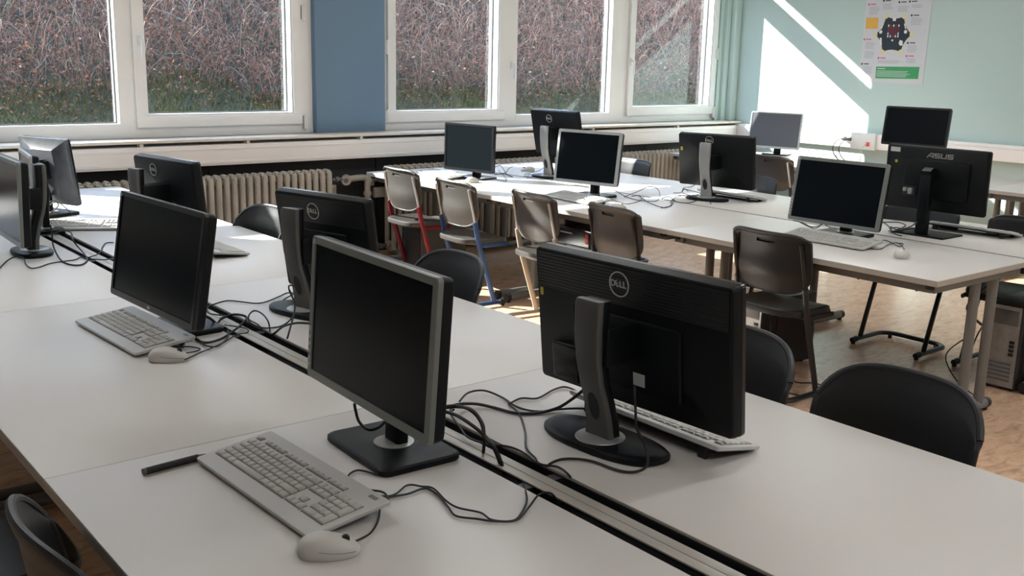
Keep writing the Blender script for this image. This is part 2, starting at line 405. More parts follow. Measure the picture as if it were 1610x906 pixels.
def arcs(n, seed, rmin, rmax, lmin, lmax):
    random.seed(seed); b_ = B()
    for _ in range(n):
        x = random.uniform(-2.5, 15.0); y = edge_y(x)+random.random()**1.15*3.1; z = bank_z(x, y)-.02
        L = random.uniform(lmin, lmax); a = random.uniform(0, 2*PI); lean = random.gauss(0, 1)
        hx = math.cos(a)*L*random.uniform(.2, .9); hy = math.sin(a)*L*.35; h = L*random.uniform(.25, .85)
        z += random.random()**2*.35
        p0 = Vector((x, y, z)); p1 = Vector((x+hx*.35+random.uniform(-.15, .15), y+hy*.4-.05, z+h*1.25)); p2 = Vector((x+hx, y+hy, z+h*random.uniform(-.25, 1.0)))
        r = random.uniform(rmin, rmax); pts = []
        for k in range(6):
            t = k/5; q = p0*(1-t)**2+p1*2*t*(1-t)+p2*t*t; j_ = .025*L; q += Vector((random.uniform(-j_, j_), random.uniform(-j_, j_), random.uniform(-j_, j_))); pts.append(q)
        b_.tube(pts, [r, r, r*.9, r*.75, r*.6, r*.4], 3)
    return b_
o = arcs(19000, 3, .0015, .0045, .18, .75).build('bramble_thicket', M_TWIG, smooth=False)
tag(o, 'tangle of dry brown bramble stems covering the bank outside the windows', 'brambles', kind='stuff')
o = arcs(420, 13, .003, .0055, .5, 1.2).build('bramble_canes', M_CANE, smooth=False)
tag(o, 'longer pale bramble canes arching out of the thicket outside the windows', 'brambles', kind='stuff')
random.seed(5); b = B(); g = B()
for _ in range(52000):
    x = random.uniform(-2.5, 15.0); y = edge_y(x)-.15+random.random()**1.3*3.2
    hh = random.random()**1.6*.55; y -= .45*(random.random() < .2)
    z = bank_z(x, y)+hh; s_ = random.uniform(.008, .026)
    green = .5+.5*math.sin(x*1.1+2.0)*math.sin(y*2.2+x*.5) if hh > .08 else 0
    gg = random.random() < green*.55*(1 if x > 4 else .35)
    e = Matrix.Rotation(random.uniform(0, 6.28), 3, 'Z') @ Matrix.Rotation(random.uniform(-1.5, 1.5), 3, 'X') @ Matrix.Rotation(random.uniform(-1, 1), 3, 'Y')
    if gg: s_ *= 1.3
    c_ = Vector((x, y, z)); P_ = [Vector((-s_, 0, 0)), Vector((0, s_*.5, s_*.3)), Vector((s_, 0, 0)), Vector((0, -s_*.5, s_*.3))]
    (g if gg else b).add([tuple(c_+e@p) for p in P_], [(0, 1, 2), (0, 2, 3)])
tag(b.build('withered_leaves', M_DLEAF, smooth=False), 'withered brown leaves caught in the bramble stems outside the windows', 'leaves', kind='stuff')
tag(g.build('green_leaves', M_GLEAF, smooth=False), 'green leaves in patches among the brambles outside the windows', 'leaves', kind='stuff')
random.seed(9); b = B()
for _ in range(42000):
    x = random.uniform(-2.5, 15.0); y = 9.2+random.random()*(edge_y(x)-9.0); z = bank_z(x, y)-.01; h = random.uniform(.02, .10); a = random.uniform(0, 6.28); w = .006
    dx, dy = math.cos(a)*h*.8, math.sin(a)*h*.8
    b.add([(x-w, y, z), (x+w, y, z), (x+dx, y+dy, z+h)], [(0, 1, 2)])
tag(b.build('grass_strip', M_GRASS, smooth=False), 'strip of short winter grass at the foot of the bank outside', 'grass', kind='stuff')

# ------------------------------------------------------------------ radiators and pipes
def radiator(name, x0, n, label):
    root = empty(name, (x0, 7.22, 0), 0, label, 'radiator', 'column radiators under the window sill')
    P = .0605
    for i in range(n):
        c = B(); x = i*P+P/2
        for y in (-.05, .05):
            c.tube(smooth_path([(x, y*.2, .735), (x, y*.8, .728), (x, y, .700), (x, y, .40), (x, y, .09), (x, y*.8, .062), (x, y*.2, .055)], 3), .0215, 8, (1.0, 1.0))
        c.cyl((x-P/2, 0, .69), (x+P/2, 0, .69), .026, 10); c.cyl((x-P/2, 0, .10), (x+P/2, 0, .10), .026, 10)
        yield_part = c.build('column', M_RAD, root)
    f = B()
    for x in (P*1.5, n*P-P*1.5): f.box(x-.012, x+.012, -.05, .05, 0, .07)
    f.build('foot', M_RAD, root)
    return root
radiator('radiator', .60, 56, 'long cream column radiator under the left windows, beside the pipes')
radiator('radiator', 4.52, 28, 'cream column radiator under the sill behind the red-framed chair')
radiator('radiator', 6.38, 30, 'cream column radiator at the right end of the window sill')
root = empty('heating_pipe', (0, 0, 0), 0, 'cream heating pipe tee with round end cap between two radiators', 'pipe')
b = B(); b.tube(smooth_path([(4.20, 7.33, .645), (4.36, 7.36, .650), (4.405, 7.36, .635), (4.415, 7.36, .58), (4.415, 7.36, .0)], 5), .026, 12); b.build('pipe', M_RAD, root)
b = B(); b.tube(smooth_path([(4.60, 7.33, .665), (4.50, 7.36, .665), (4.445, 7.36, .645), (4.415, 7.36, .58)], 5), .026, 12); b.cyl((4.415, 7.36, .50), (4.415, 7.36, .53), .034, 14); b.build('elbow', M_RAD, root)
b = B(); b.cyl((4.205, 7.345, .645), (4.165, 7.27, .645), .040, 20); b.build('end_cap', M_RAD, root)
b = B(); b.cyl((4.162, 7.268, .645), (4.160, 7.262, .645), .018, 12); b.build('cap_plug', M_GASKET, root)
b = B(); b.cyl((4.02, 7.24, .66), (4.16, 7.30, .655), .012, 8); b.cyl((4.05, 7.25, .66), (4.09, 7.265, .66), .022, 10); b.cyl((4.42, 7.24, .09), (4.54, 7.24, .09), .014, 8); b.cyl((4.45, 7.24, .09), (4.45, 7.20, .09), .022, 10); b.build('valve', M_STEELD, root)
def wall_box(name, x, z, w, h, label, y=7.46):
    r_ = empty(name, (x, y, z), 0, label, 'socket')
    b_ = B(); b_.box(-w/2, w/2, -.035, 0, -h/2, h/2, .004); b_.build('housing', M_SOCK, r_)
    b_ = B(); b_.box(-w/2+.008, w/2-.008, -.039, -.033, -h/2+.008, h/2-.008, .003); b_.build('cover', M_SOCK, r_)
wall_box('wall_socket', 4.575, .505, .10, .085, 'square cream wall box beside the heating pipe')
wall_box('wall_socket', 4.50, .60, .045, .07, 'small cream junction box above the square wall box')
wall_box('wall_socket', 4.135, .545, .055, .10, 'narrow cream wall box at the end of the long radiator')

# ------------------------------------------------------------------ poster on the right wall
root = empty('poster', (XR, 0, 0), 0, 'white poster of a black star-shaped circuit board on the green wall', 'poster')
b = B(); b.prism([(5.905, 1.488), (5.228, 1.472), (5.215, 2.42), (5.905, 2.436)], -.004, -.002, 'x'); b.build('sheet', M_PAPER, root, smooth=False)
tips = [(5.673, 2.100), (5.486, 2.097), (5.388, 1.929), (5.485, 1.769), (5.679, 1.767), (5.771, 1.930)]
ctr = Vector((5.580, 1.932)); poly = []
for i in range(6):
    a = Vector(tips[i]); c = Vector(tips[(i+1) % 6]); mid = (a+c)/2; ctl = mid + (ctr-mid)*.26
    for k in range(8):
        t = k/8; q = a*(1-t)**2 + ctl*2*t*(1-t) + c*t*t; poly.append((q.x, q.y))
b = B(); b.prism([(ctr.x+(p[0]-ctr.x)*1.03, ctr.y+(p[1]-ctr.y)*1.03) for p in poly], -.0046, -.004, 'x'); b.build('board_outline', M_GOLD, root, smooth=False)
b = B(); b.prism(poly, -.0052, -.0046, 'x'); b.build('board', M_PNAVY, root, smooth=False)
def disc(b_, y, z, r, d0, d1, n=16): b_.prism([(y+r*math.cos(2*PI*k/n), z+r*math.sin(2*PI*k/n)) for k in range(n)], d0, d1, 'x')
for t in tips: b = B(); disc(b, t[0], t[1], .024, -.0058, -.0052); b.build('contact_pad', M_GOLD, root, smooth=False)
b = B(); w_ = B()
for r in range(5):
    for c in range(5):
        y = 5.636-c*.0265; z = 2.012-r*.0245
        (w_ if (r, c) in ((0,0),(0,2),(0,4),(3,0),(3,4),(4,0),(4,1),(4,3),(4,4)) else b).box(-.0058, -.0052, y-.006, y+.006, z-.010, z+.010)
w_.box(-.0058, -.0052, 5.575, 5.592, 1.868, 1.885)
w_.box(-.0058, -.0052, 5.567, 5.600, 2.055, 2.085)
for s in (1, -1):
    w_.prism([(5.585+s*.105, 2.03), (5.585+s*.117, 2.03), (5.585+s*.135, 1.98), (5.585+s*.123, 1.98)], -.0058, -.0052, 'x')
    disc(w_, 5.585+s*.130, 1.955, .017, -.0058, -.0052)
w_.prism([(5.505, 1.88), (5.475, 1.872), (5.47, 1.83), (5.50, 1.828), (5.515, 1.85)], -.0058, -.0052, 'x')
w_.prism([(5.72, 1.90), (5.70, 1.90), (5.69, 1.83), (5.705, 1.83)], -.0058, -.0052, 'x')
b.build('red_lights', M_PRED, root, smooth=False); w_.build('white_marks', M_WHITE, root, smooth=False)
b = B(); b.box(-.0048, -.004, 5.752, 5.885, 1.984, 2.088); b.build('orange_panel', M_PORANGE, root, smooth=False)
b = B(); b.prism([(5.725, 1.518), (5.279, 1.525), (5.276, 1.636), (5.727, 1.630)], -.0048, -.004, 'x'); b.build('green_panel', M_PGREEN, root, smooth=False)
random.seed(4); b = B(); b.box(-.0054, -.0048, 5.63, 5.71, 1.608, 1.616)
for k in range(5):
    L = random.uniform(.30, .42); b.box(-.0054, -.0048, 5.715-L, 5.715, 1.588-k*.0125, 1.592-k*.0125)
b.build('white_print', M_PAPER, root, smooth=False)
b = B()
blocks = [(5.86, 2.19, .11, 7), (5.72, 2.215, .11, 5), (5.56, 2.19, .12, 5), (5.42, 2.20, .11, 3), (5.41, 2.08, .12, 6), (5.87, 1.86, .11, 6), (5.87, 1.77, .11, 6), (5.42, 1.83, .11, 6), (5.42, 1.71, .11, 4), (5.72, 1.69, .27, 3), (5.87, 1.63, .11, 7),
          (5.86, 2.36, .25, 4), (5.50, 2.38, .2, 5), (5.86, 2.29, .14, 3)]
for y, z, w, n in blocks:
    b = B()
    for k in range(n): b.box(-.0046, -.004, y-w*random.uniform(.75, 1), y, z-k*.0115-.0035, z-k*.0115)
    b.build('text_block', M_TEXT, root, smooth=False)
pk = B(); dk = B()
for y, z, c in [(5.87, 2.213, 0), (5.714, 2.242, 1), (5.55, 2.226, 1), (5.393+.05, 2.229, 1), (5.41, 2.104, 1), (5.885, 1.885, 0), (5.42, 1.853, 1), (5.42, 1.733, 0), (5.712, 1.711, 0), (5.885, 1.652, 1)]:
    disc(dk if c else pk, y, z, .010, -.0050, -.004); (dk if c else pk).box(-.0046, -.004, y-.075, y-.02, z-.004, z+.005)
pk.build('pink_print', M_PPINK, root, smooth=False); dk.build('dark_print', M_PNAVY, root, smooth=False)

# socket block on the duct with plugs
root = empty('socket_block', (XR-.07, 5.74, .91), 0, 'white socket block with one red outlet on the wall duct', 'socket')
b = B(); b.box(-.035, .0, -.14, .13, -.075, .085, .006); b.build('housing', M_WHITE, root)
b = B(); b.box(-.040, -.034, -.085, -.045, -.04, .0, .003); b.build('red_outlet', M_REDP, root)
for k, y in enumerate((5.945, 5.875)):
    r_ = empty('plug', (XR-.075, y, .925), 0, ['left grey plug with dark cord in the wall duct, farther from the red outlet', 'second grey plug with dark cord in the wall duct, next to the socket block'][k], 'plug')
    b = B(); b.lathe([(.004, -.055), (.016, -.050), (.020, -.03), (.022, 0)], 14, 'x'); b.build('plug_body', M_STEELD, r_)
    b = B(); b.tube(smooth_path([(-.05, 0, 0), (-.10, .03, -.02), (-.13, .05, -.09), (-.12, .02, -.17), (-.10, -.06, -.25), (-.06, -.08, -.40), (-.04, -.08, -.60)], 6), .0045, 6); b.build('cord', M_RUBBER, r_)
b = B(); b.tube(smooth_path([(XR-.115, 5.675, .90), (XR-.15, 5.70, .86), (XR-.14, 5.72, .78), (XR-.12, 5.72, .6)], 6), .004, 6)
tag(b.build('network_cable', M_WHITE), 'thin white cable hanging from the red outlet on the wall', 'cable')

# ------------------------------------------------------------------ unseen fill lamps, added above the frame to brighten the shade
def fill_lamp(x, y, label):
    r_ = empty('fill_lamp', (x, y, ZC), 0, label, 'lamp', 'added fill lamps')
    b_ = B(); b_.box(-.75, .75, -.15, .15, -.07, 0, .008); b_.build('housing', M_WHITE, r_)
    b_ = B(); b_.box(-.72, .72, -.12, .12, -.078, -.068); b_.build('diffuser', M_FILL, r_, smooth=False)
for x, ys_ in ((.6, (-.7, 4.2)), (3.6, (-1.6, 1.2, 4.2)), (6.8, (-1.6, 1.2, 4.2))):
    for y in ys_: fill_lamp(x, y, 'long white fill lamp added out of view above the desks')

# ------------------------------------------------------------------ desks
def desk_proto(name, L, D, label, group, frames=(0, 1), post_x=(.47, .66), foot=(.12, .70)):
    """local: x from the user's edge into the desk (0..D), y from 0..L; top at z=Z"""
    r_ = empty(name, (0, 0, 0), 0, label, 'desk', group)
    b_ = B(); b_.box(.0005, D-.0005, .0012, L-.0012, Z-.0035, Z, .0012, 1); b_.build('desktop', M_DESK, r_)
    b_ = B(); b_.box(.0, D, .0008, L-.0008, Z-.027, Z-.0035); b_.build('edge_band', M_EDGE, r_, smooth=False)
    b_ = B()
    b_.box(.06, .09, .06, L-.06, Z-.072, Z-.029); b_.box(D-.12, D-.09, .06, L-.06, Z-.072, Z-.029)
    for y in (.03, L-.09): b_.box(.04, D-.05, y, y+.06, Z-.066, Z-.028)
    b_.build('under_frame', M_STEEL, r_)
    for f in frames:
        y = .055 if f == 0 else L-.055
        for px in post_x:
            b_ = B(); b_.tube([(px, y, .05), (px, y, Z-.06)], .023, 14, (1.0, 1.25)); b_.build('leg', M_STEEL, r_)
        b_ = B(); b_.tube([(foot[0], y, .038), (foot[1], y, .038)], .026, 14); ft = b_.build('foot', M_STEEL, r_)
        for fx, s in ((foot[0], -1), (foot[1], 1)):
            b_ = B(); b_.tube([(fx-.02*s, y, .036), (fx+.012*s, y, .036)], [.029, .026], 12); b_.cyl((fx-.01*s, y, 0), (fx-.01*s, y, .02), .014, 10); b_.build('foot_cap', M_RUBBER, ft)
    for y in (.05, L-.05): b_ = B(); b_.m = Matrix.Translation((.035, y, Z-.042)); b_.lathe([(.012, -.008), (.020, -.004), (.022, .014)], 14); b_.build('linking_catch', M_RUBBER, r_)
    return r_
SY = [.653, 2.243, 3.833, 5.423]; DL = 1.59
la = ['near left desk carrying the silver-framed monitor and big keyboard', 'left desk carrying the black monitor with the palm-rest keyboard', 'left desk at the left edge carrying the grey-cased monitor', 'far left desk nearest the window, under the sunlit keyboard']
lb = ['near desk of the front island under the large back-turned monitor', 'front island desk beside the silver-necked back-turned monitor', 'front island desk with the round-emblem monitor near the sunlit chair', 'front island desk at the window end, striped by sunlight']
proto = desk_proto('desk', DL, .812, la[0], 'desks of the front island'); proto.location = (.531, SY[0], 0)
for k in range(1, 4): dup(proto, (.531, SY[k], 0), 0, la[k])
for k in range(4): dup(proto, (2.277, SY[k]+DL, 0), PI, lb[k])
S2 = [2.23, 3.82, 5.41]
lc = ['right island desk with its free corner, under the silver monitor with a mouse', 'right island desk behind the brown chair, under the silver 5:4 monitor', 'right island desk at the window end, brightly sunlit, behind the blue-framed chair']
ld = ['right island back desk carrying the wide black monitor with square base', 'right island back desk with the monitor on a silver neck', 'right island back desk at the window end']
p2 = desk_proto('desk', DL, .880, lc[0], 'desks of the right island', post_x=(.45, .62), foot=(.12, .70)); p2.location = (4.19, S2[0], 0)
for k in range(1, 3): dup(p2, (4.19, S2[k], 0), 0, lc[k])
for k in range(3): dup(p2, (5.985, S2[k]+DL, 0), PI, ld[k])
lw = ['desk along the green wall, at the right edge of the view', 'desk along the green wall under the tilted monitor', 'desk along the green wall in the sunlit corner']
p3 = desk_proto('desk', DL, .95, lw[0], 'desks along the green wall'); p3.location = (7.74, 2.30, 0)
for k in (1, 2): dup(p3, (7.74, 2.30+DL*k, 0), 0, lw[k])

# cable channels between the rows of each island
def channel(name, x0, x1, y0, y1, rails, label):
    r_ = empty(name, (0, 0, 0), 0, label, 'cable channel')
    b_ = B(); b_.box(x0+.001, x1-.001, y0, y1, Z-.075, Z-.070); b_.box(x0+.001, x0+.004, y0, y1, Z-.075, Z-.006); b_.box(x1-.004, x1-.001, y0, y1, Z-.075, Z-.006)
    b_.build('tray', M_TRAY, r_, smooth=False)
    for a, c in rails:
        b_ = B(); b_.box(a, c, y0, y1, Z-.0085, Z-.004, .001, 1); b_.build('rail', M_RAIL, r_)
    yy = y0+.2
    while yy < y1: b_ = B(); b_.box(x0+.002, x1-.002, yy, yy+.03, Z-.070, Z-.0085); b_.build('bracket', M_TRAY, r_, smooth=False); yy += .75
channel('cable_channel', 1.343, 1.465, .653, 7.01, [(1.376, 1.4025), (1.4045, 1.431)], 'dark cable channel with two beige rails down the middle of the front island')
channel('cable_channel', 5.070, 5.105, 2.23, 7.0, [(5.0765, 5.0985)], 'narrow cable channel down the middle of the right island')

# ------------------------------------------------------------------ chairs
def shell(kind, W=.46):
    """curved backrest with thickness; kind 1 has a hand slot and rounded lower edge, kind 2 is a plain wrapped shell"""
    b_ = B(); nu, z0, z1 = 26, .545, .840
    H = z1-z0
    if kind == 1: vs_ = [0, .008, .025, .055, .10, .16, .24, .34, .45, .56, .66, .75, .80, .83, .885, .92, .96, 1.0]
    else: vs_ = [i/15 for i in range(16)]
    def P(u, v, off):
        z = z0+H*v
        if kind == 1:
            w = 1.0 if v > .5 else .30+.70*math.sqrt(max(0, 1-((.5-v)/.5)**3.2))
            if v > .88: w *= 1-.06*((v-.88)/.12)**2
            y = u*W/2*w
            # corners
            if v > .88: z -= .020*abs(u)**8*((v-.88)/.12)
            x = -.045 - .055*(z-z0)/H*.9 - .045*(1-u*u*w*w) + .02
            x -= .018*math.exp(-((z-.64)/.06)**2)*(1-abs(u)**3) - .012
            if v > .95: x -= .010*(v-.95)/.05
        else:
            w = 1.0 if v > .4 else 1-((.4-v)/.4)**2*.18
            y = math.sin(u*1.25)/math.sin(1.25)*W/2*w
            z -= .095*abs(u)**3.2*v**2 - .02*v
            x = -.03 - .045*v - .100*(1-abs(u)**2.0*.95)
            if v > .93: x -= .006
        return (x-off, y, z)
    nv = len(vs_); th = .011 if kind == 1 else .014
    idx = {}
    for s, off in ((0, 0), (1, th)):
        for j, v in enumerate(vs_):
            for i in range(nu+1):
                idx[(s, j, i)] = len(b_.v); b_.v.append(P(-1+2*i/nu, v, off))
    hole = set()
    if kind == 1:
        js = [k for k, v in enumerate(vs_) if abs(v-.83) < 1e-6][0]
        for i in range(nu):
            uc = -1+2*(i+.5)/nu
            if abs(uc) < .22: hole.add((js, i))
    def F(a, c, d, e): b_.f.append((a, c, d, e)); b_.mi.append(0)
    for j in range(nv-1):
        for i in range(nu):
            if (j, i) in hole:
                for (a, c) in (((j, i), (j, i+1)), ((j+1, i), (j+1, i+1)), ((j, i), (j+1, i)), ((j, i+1), (j+1, i+1))):
                    dj, di = (-1, 0) if a[0] == c[0] == j else ((0, 0) if a[0] == c[0] else ((0, -1) if a[1] == i else (0, 0)))
                    nb = (j-1, i) if (a[0] == c[0] == j) else ((j+1, i) if a[0] == c[0] else ((j, i-1) if a[1] == i else (j, i+1)))
                    if nb not in hole: F(idx[(0, *a)], idx[(0, *c)], idx[(1, *c)], idx[(1, *a)])
                F(idx[(0, j, i)], idx[(0, j, i+1)], idx[(0, j+1, i+1)], idx[(0, j+1, i)]); continue
            F(idx[(0, j, i)], idx[(0, j, i+1)], idx[(0, j+1, i+1)], idx[(0, j+1, i)])
            F(idx[(1, j, i)], idx[(1, j+1, i)], idx[(1, j+1, i+1)], idx[(1, j, i+1)])
    for i in range(nu):
        F(idx[(0, 0, i)], idx[(1, 0, i)], idx[(1, 0, i+1)], idx[(0, 0, i+1)]); F(idx[(0, nv-1, i)], idx[(0, nv-1, i+1)], idx[(1, nv-1, i+1)], idx[(1, nv-1, i)])
    for j in range(nv-1):
        F(idx[(0, j, 0)], idx[(0, j+1, 0)], idx[(1, j+1, 0)], idx[(1, j, 0)]); F(idx[(0, j, nu)], idx[(1, j, nu)], idx[(1, j+1, nu)], idx[(0, j+1, nu)])
    if kind == 1:
        rim = []      # rolled rim round the outside
        for i in range(nu+1): rim.append(P(-1+2*i/nu, 1, th/2))
        right = [P(1, v, th/2) for v in reversed(vs_[:-1])]; left = [P(-1, v, th/2) for v in vs_]
        b_.tube(rim, .010, 8); b_.tube([rim[-1]]+right, .0085, 8); b_.tube([rim[0]]+list(reversed(left[:-1])), .0085, 8)
        bot = [P(-1+2*i/nu, 0, th/2) for i in range(nu+1)]; b_.tube(bot, .0075, 8)
    else:
        b_.tube([P(-1+2*i/nu, 1, th/2) for i in range(nu+1)], .0095, 8)
        for s in (-1, 1): b_.tube([P(s, v, th/2) for v in vs_], .008, 8)
    return b_
def seat_mesh():
    b_ = B(); x0, x1, w = -.115, .255, .205; n = 48; rings = []
    def ring(s, z, dish=0):
        out = []
        for k in range(n):
            a = 2*PI*k/n; c, d = math.cos(a), math.sin(a)
            x = (x0+x1)/2 + (x1-x0)/2*s*math.copysign(abs(c)**.5, c); y = w*s*math.copysign(abs(d)**.5, d)*(1-.08*(c < 0)*abs(c))
            zz = z - .022*max(0, (x-.16)/.095)**2 - dish*(1-(y/w)**2)*.010
            out.append((x, y, zz))
        return out
    rings = [ring(.90, .432), ring(.985, .438), ring(1.0, .452), ring(.99, .466), ring(.95, .471), ring(.8, .470, .8), ring(.5, .468, 1), ring(.2, .467, 1), ring(.02, .467, 1)]
    return b_.loft(rings)
def make_chair(kind, M_tube, M_top, M_sh, label, cat='chair', group=None):
    r_ = empty('school_chair', (0, 0, 0), 0, label, cat, group)
    shell(kind).build('backrest', M_sh, r_)
    seat_mesh().build('seat', M_sh, r_)
    for s in (-1, 1):
        y = .207*s
        b_ = B(); b_.tube(smooth_path([(.12, y, .028), (.10, y, .095), (.02, y, .34), (-.012, y, .44), (-.045, y, .585)], 4), .0135, 10, (.95, 1.35)); b_.build('leg', M_tube, r_)
        b_ = B(); b_.tube(smooth_path([(-.043, y, .575), (-.058, y*.985, .65), (-.078, y*.97, .735), (-.092, y*.95, .80)][:4 if kind == 1 else 2], 4), .0092, 8); b_.build('back_post', M_top, r_)
        b_ = B(); b_.tube([(-.01, y*.99, .428), (.12, y*.95, .424), (.235, y*.9, .418)], .0105, 8, (1, 1.3)); b_.build('seat_rail', M_tube, r_)
        b_ = B(); b_.tube([(.165, y, .026), (.205, y, .024)], [.019, .016], 10); b_.cyl((.19, y, 0), (.19, y, .02), .013, 8); b_.build('runner_cap', M_RUBBER, r_)
    b_ = B()
    b_.tube(smooth_path([(.18, -.207, .026), (.0, -.207, .026), (-.09, -.205, .026), (-.135, -.17, .026), (-.15, -.12, .026), (-.15, 0, .026), (-.15, .12, .026), (-.135, .17, .026), (-.09, .205, .026), (.0, .207, .026), (.18, .207, .026)], 4), .0135, 10, (1.25, 1))
    b_.cyl((-.12, -.15, 0), (-.12, -.15, .02), .012, 8); b_.cyl((-.12, .15, 0), (-.12, .15, .02), .012, 8)
    b_.build('runner', M_tube, r_)
    b_ = B(); b_.cyl((.02, -.19, .422), (.02, .19, .422), .010, 8); b_.cyl((.20, -.18, .418), (.20, .18, .418), .010, 8); b_.build('cross_bar', M_tube, r_)
    return r_
GI = 'chairs with a hand slot along the right island'
def put(o, x, y, deg): o.location = (x, y, 0); o.rotation_euler = (0, 0, math.radians(deg)); return o
put(make_chair(1, M_RED, M_CHROME, M_CHAIRG, 'school chair with dark red frame at the window end of the right island', group=GI), 4.13, 6.30, -2)
put(make_chair(1, M_BLUE, M_CHROME, M_CHAIRG, 'school chair with blue frame, sunlit, between the red-framed and beige-framed chairs', group=GI), 4.06, 5.53, -3)
put(make_chair(1, M_BEIGE, M_CHROME, M_CHAIRG, 'school chair with beige frame and half sunlit back, right of the blue-framed one', group=GI), 4.12, 4.79, -6)
put(make_chair(1, M_DARKT, M_DARKT, M_CHAIRG, 'brownish grey school chair left of the black one, partly behind the large monitor', group=GI), 4.14, 4.11, -7)
blk = put(make_chair(1, M_DARKT, M_DARKT, M_CHAIR, 'black school chair standing clear on the floor in front of the right island', group=GI), 4.215, 3.09, 0)
dup(blk, (5.595, 3.16, 0), PI, 'black chair under the far side of the right island, only legs and runner visible', 'black chairs behind the right island')
dup(blk, (5.66, 2.55, 0), PI, 'black chair at the right edge of the picture behind the right island', 'black chairs behind the right island')
dup(blk, (5.95, 4.70, 0), PI*1.01, 'black chair back seen over the right island beside the monitor on a silver neck', 'black chairs behind the right island')
dup(blk, (6.02, 5.98, 0), PI*.98, 'sunlit pale chair back behind the silver 5:4 monitor by the radiator', 'black chairs behind the right island')
br = put(make_chair(1, M_DARKT, M_CHROME, M_CHAIRG, 'grey chair with hand slot at the green wall desk, below the sunlit monitor'), 7.60, 5.66, -4)
G2 = 'plain wrapped-back chairs around the front island'
near = put(make_chair(2, M_DARKT, M_DARKT, M_CHAIR, 'large black chair back at the right front edge of the front island', group=G2), 2.29, 1.345, 180)
dup(near, (2.29, 1.90, 0), PI, 'black chair back directly behind the large back-turned monitor', G2)
dup(near, (2.27, 3.34, 0), PI, 'black chair back behind the silver-framed monitor, beside the blue chair runner', G2)
dup(near, (2.20, 4.90, 0), math.radians(185), 'sunlit blue-grey chair back at the front island, left of the tall monitor stand', G2)
dup(near, (2.29, 6.18, 0), PI, 'small sunlit chair back at the window end of the front island', G2)
teal = put(make_chair(2, M_TEAL, M_TEAL, M_CHAIR, 'black chair with teal frame at the bottom left corner of the picture', group=G2), .560, 1.765, 0)
dup(teal, (.40, 2.56, 0), 0, 'black chair with teal frame at the left edge, behind the bottom left one', G2)

# ------------------------------------------------------------------ monitors
def logo_ring(panel, x, y, z, r_, size, M_mesh=None, par=None, facing=-1):
    """round emblem on the back (facing -1) of a panel; returns nothing"""
    b_ = B(); n = 36; ro, ri = r_, r_*.90
    rings = []
    for (rr, dx) in ((ro, 0), (ro, .0022), (ri, .0022), (ri, 0)):
        rings.append([(x+facing*dx, y+rr*math.cos(2*PI*k/n), z+rr*math.sin(2*PI*k/n)) for k in range(n)])
    b_.loft(rings, cap=False); o = b_.build('round_emblem', M_LOGO, par); o.matrix_local = panel; eo = o
    # letters D E L L with the leaning E
    R = Matrix(((0, 0, -1, 0), (-1, 0, 0, 0), (0, 1, 0, 0), (0, 0, 0, 1)))
    for ch, dy, rot in (('D', .62, 0), ('E', .20, .55), ('L', -.20, 0), ('L', -.55, 0)):
        mt = Matrix.Translation((x-.0012, y+dy*r_, z)) @ R @ Matrix.Rotation(rot, 4, 'Z')
        text_mesh('letter', ch, r_*.72, M_LOGO, eo, mt, .0008)

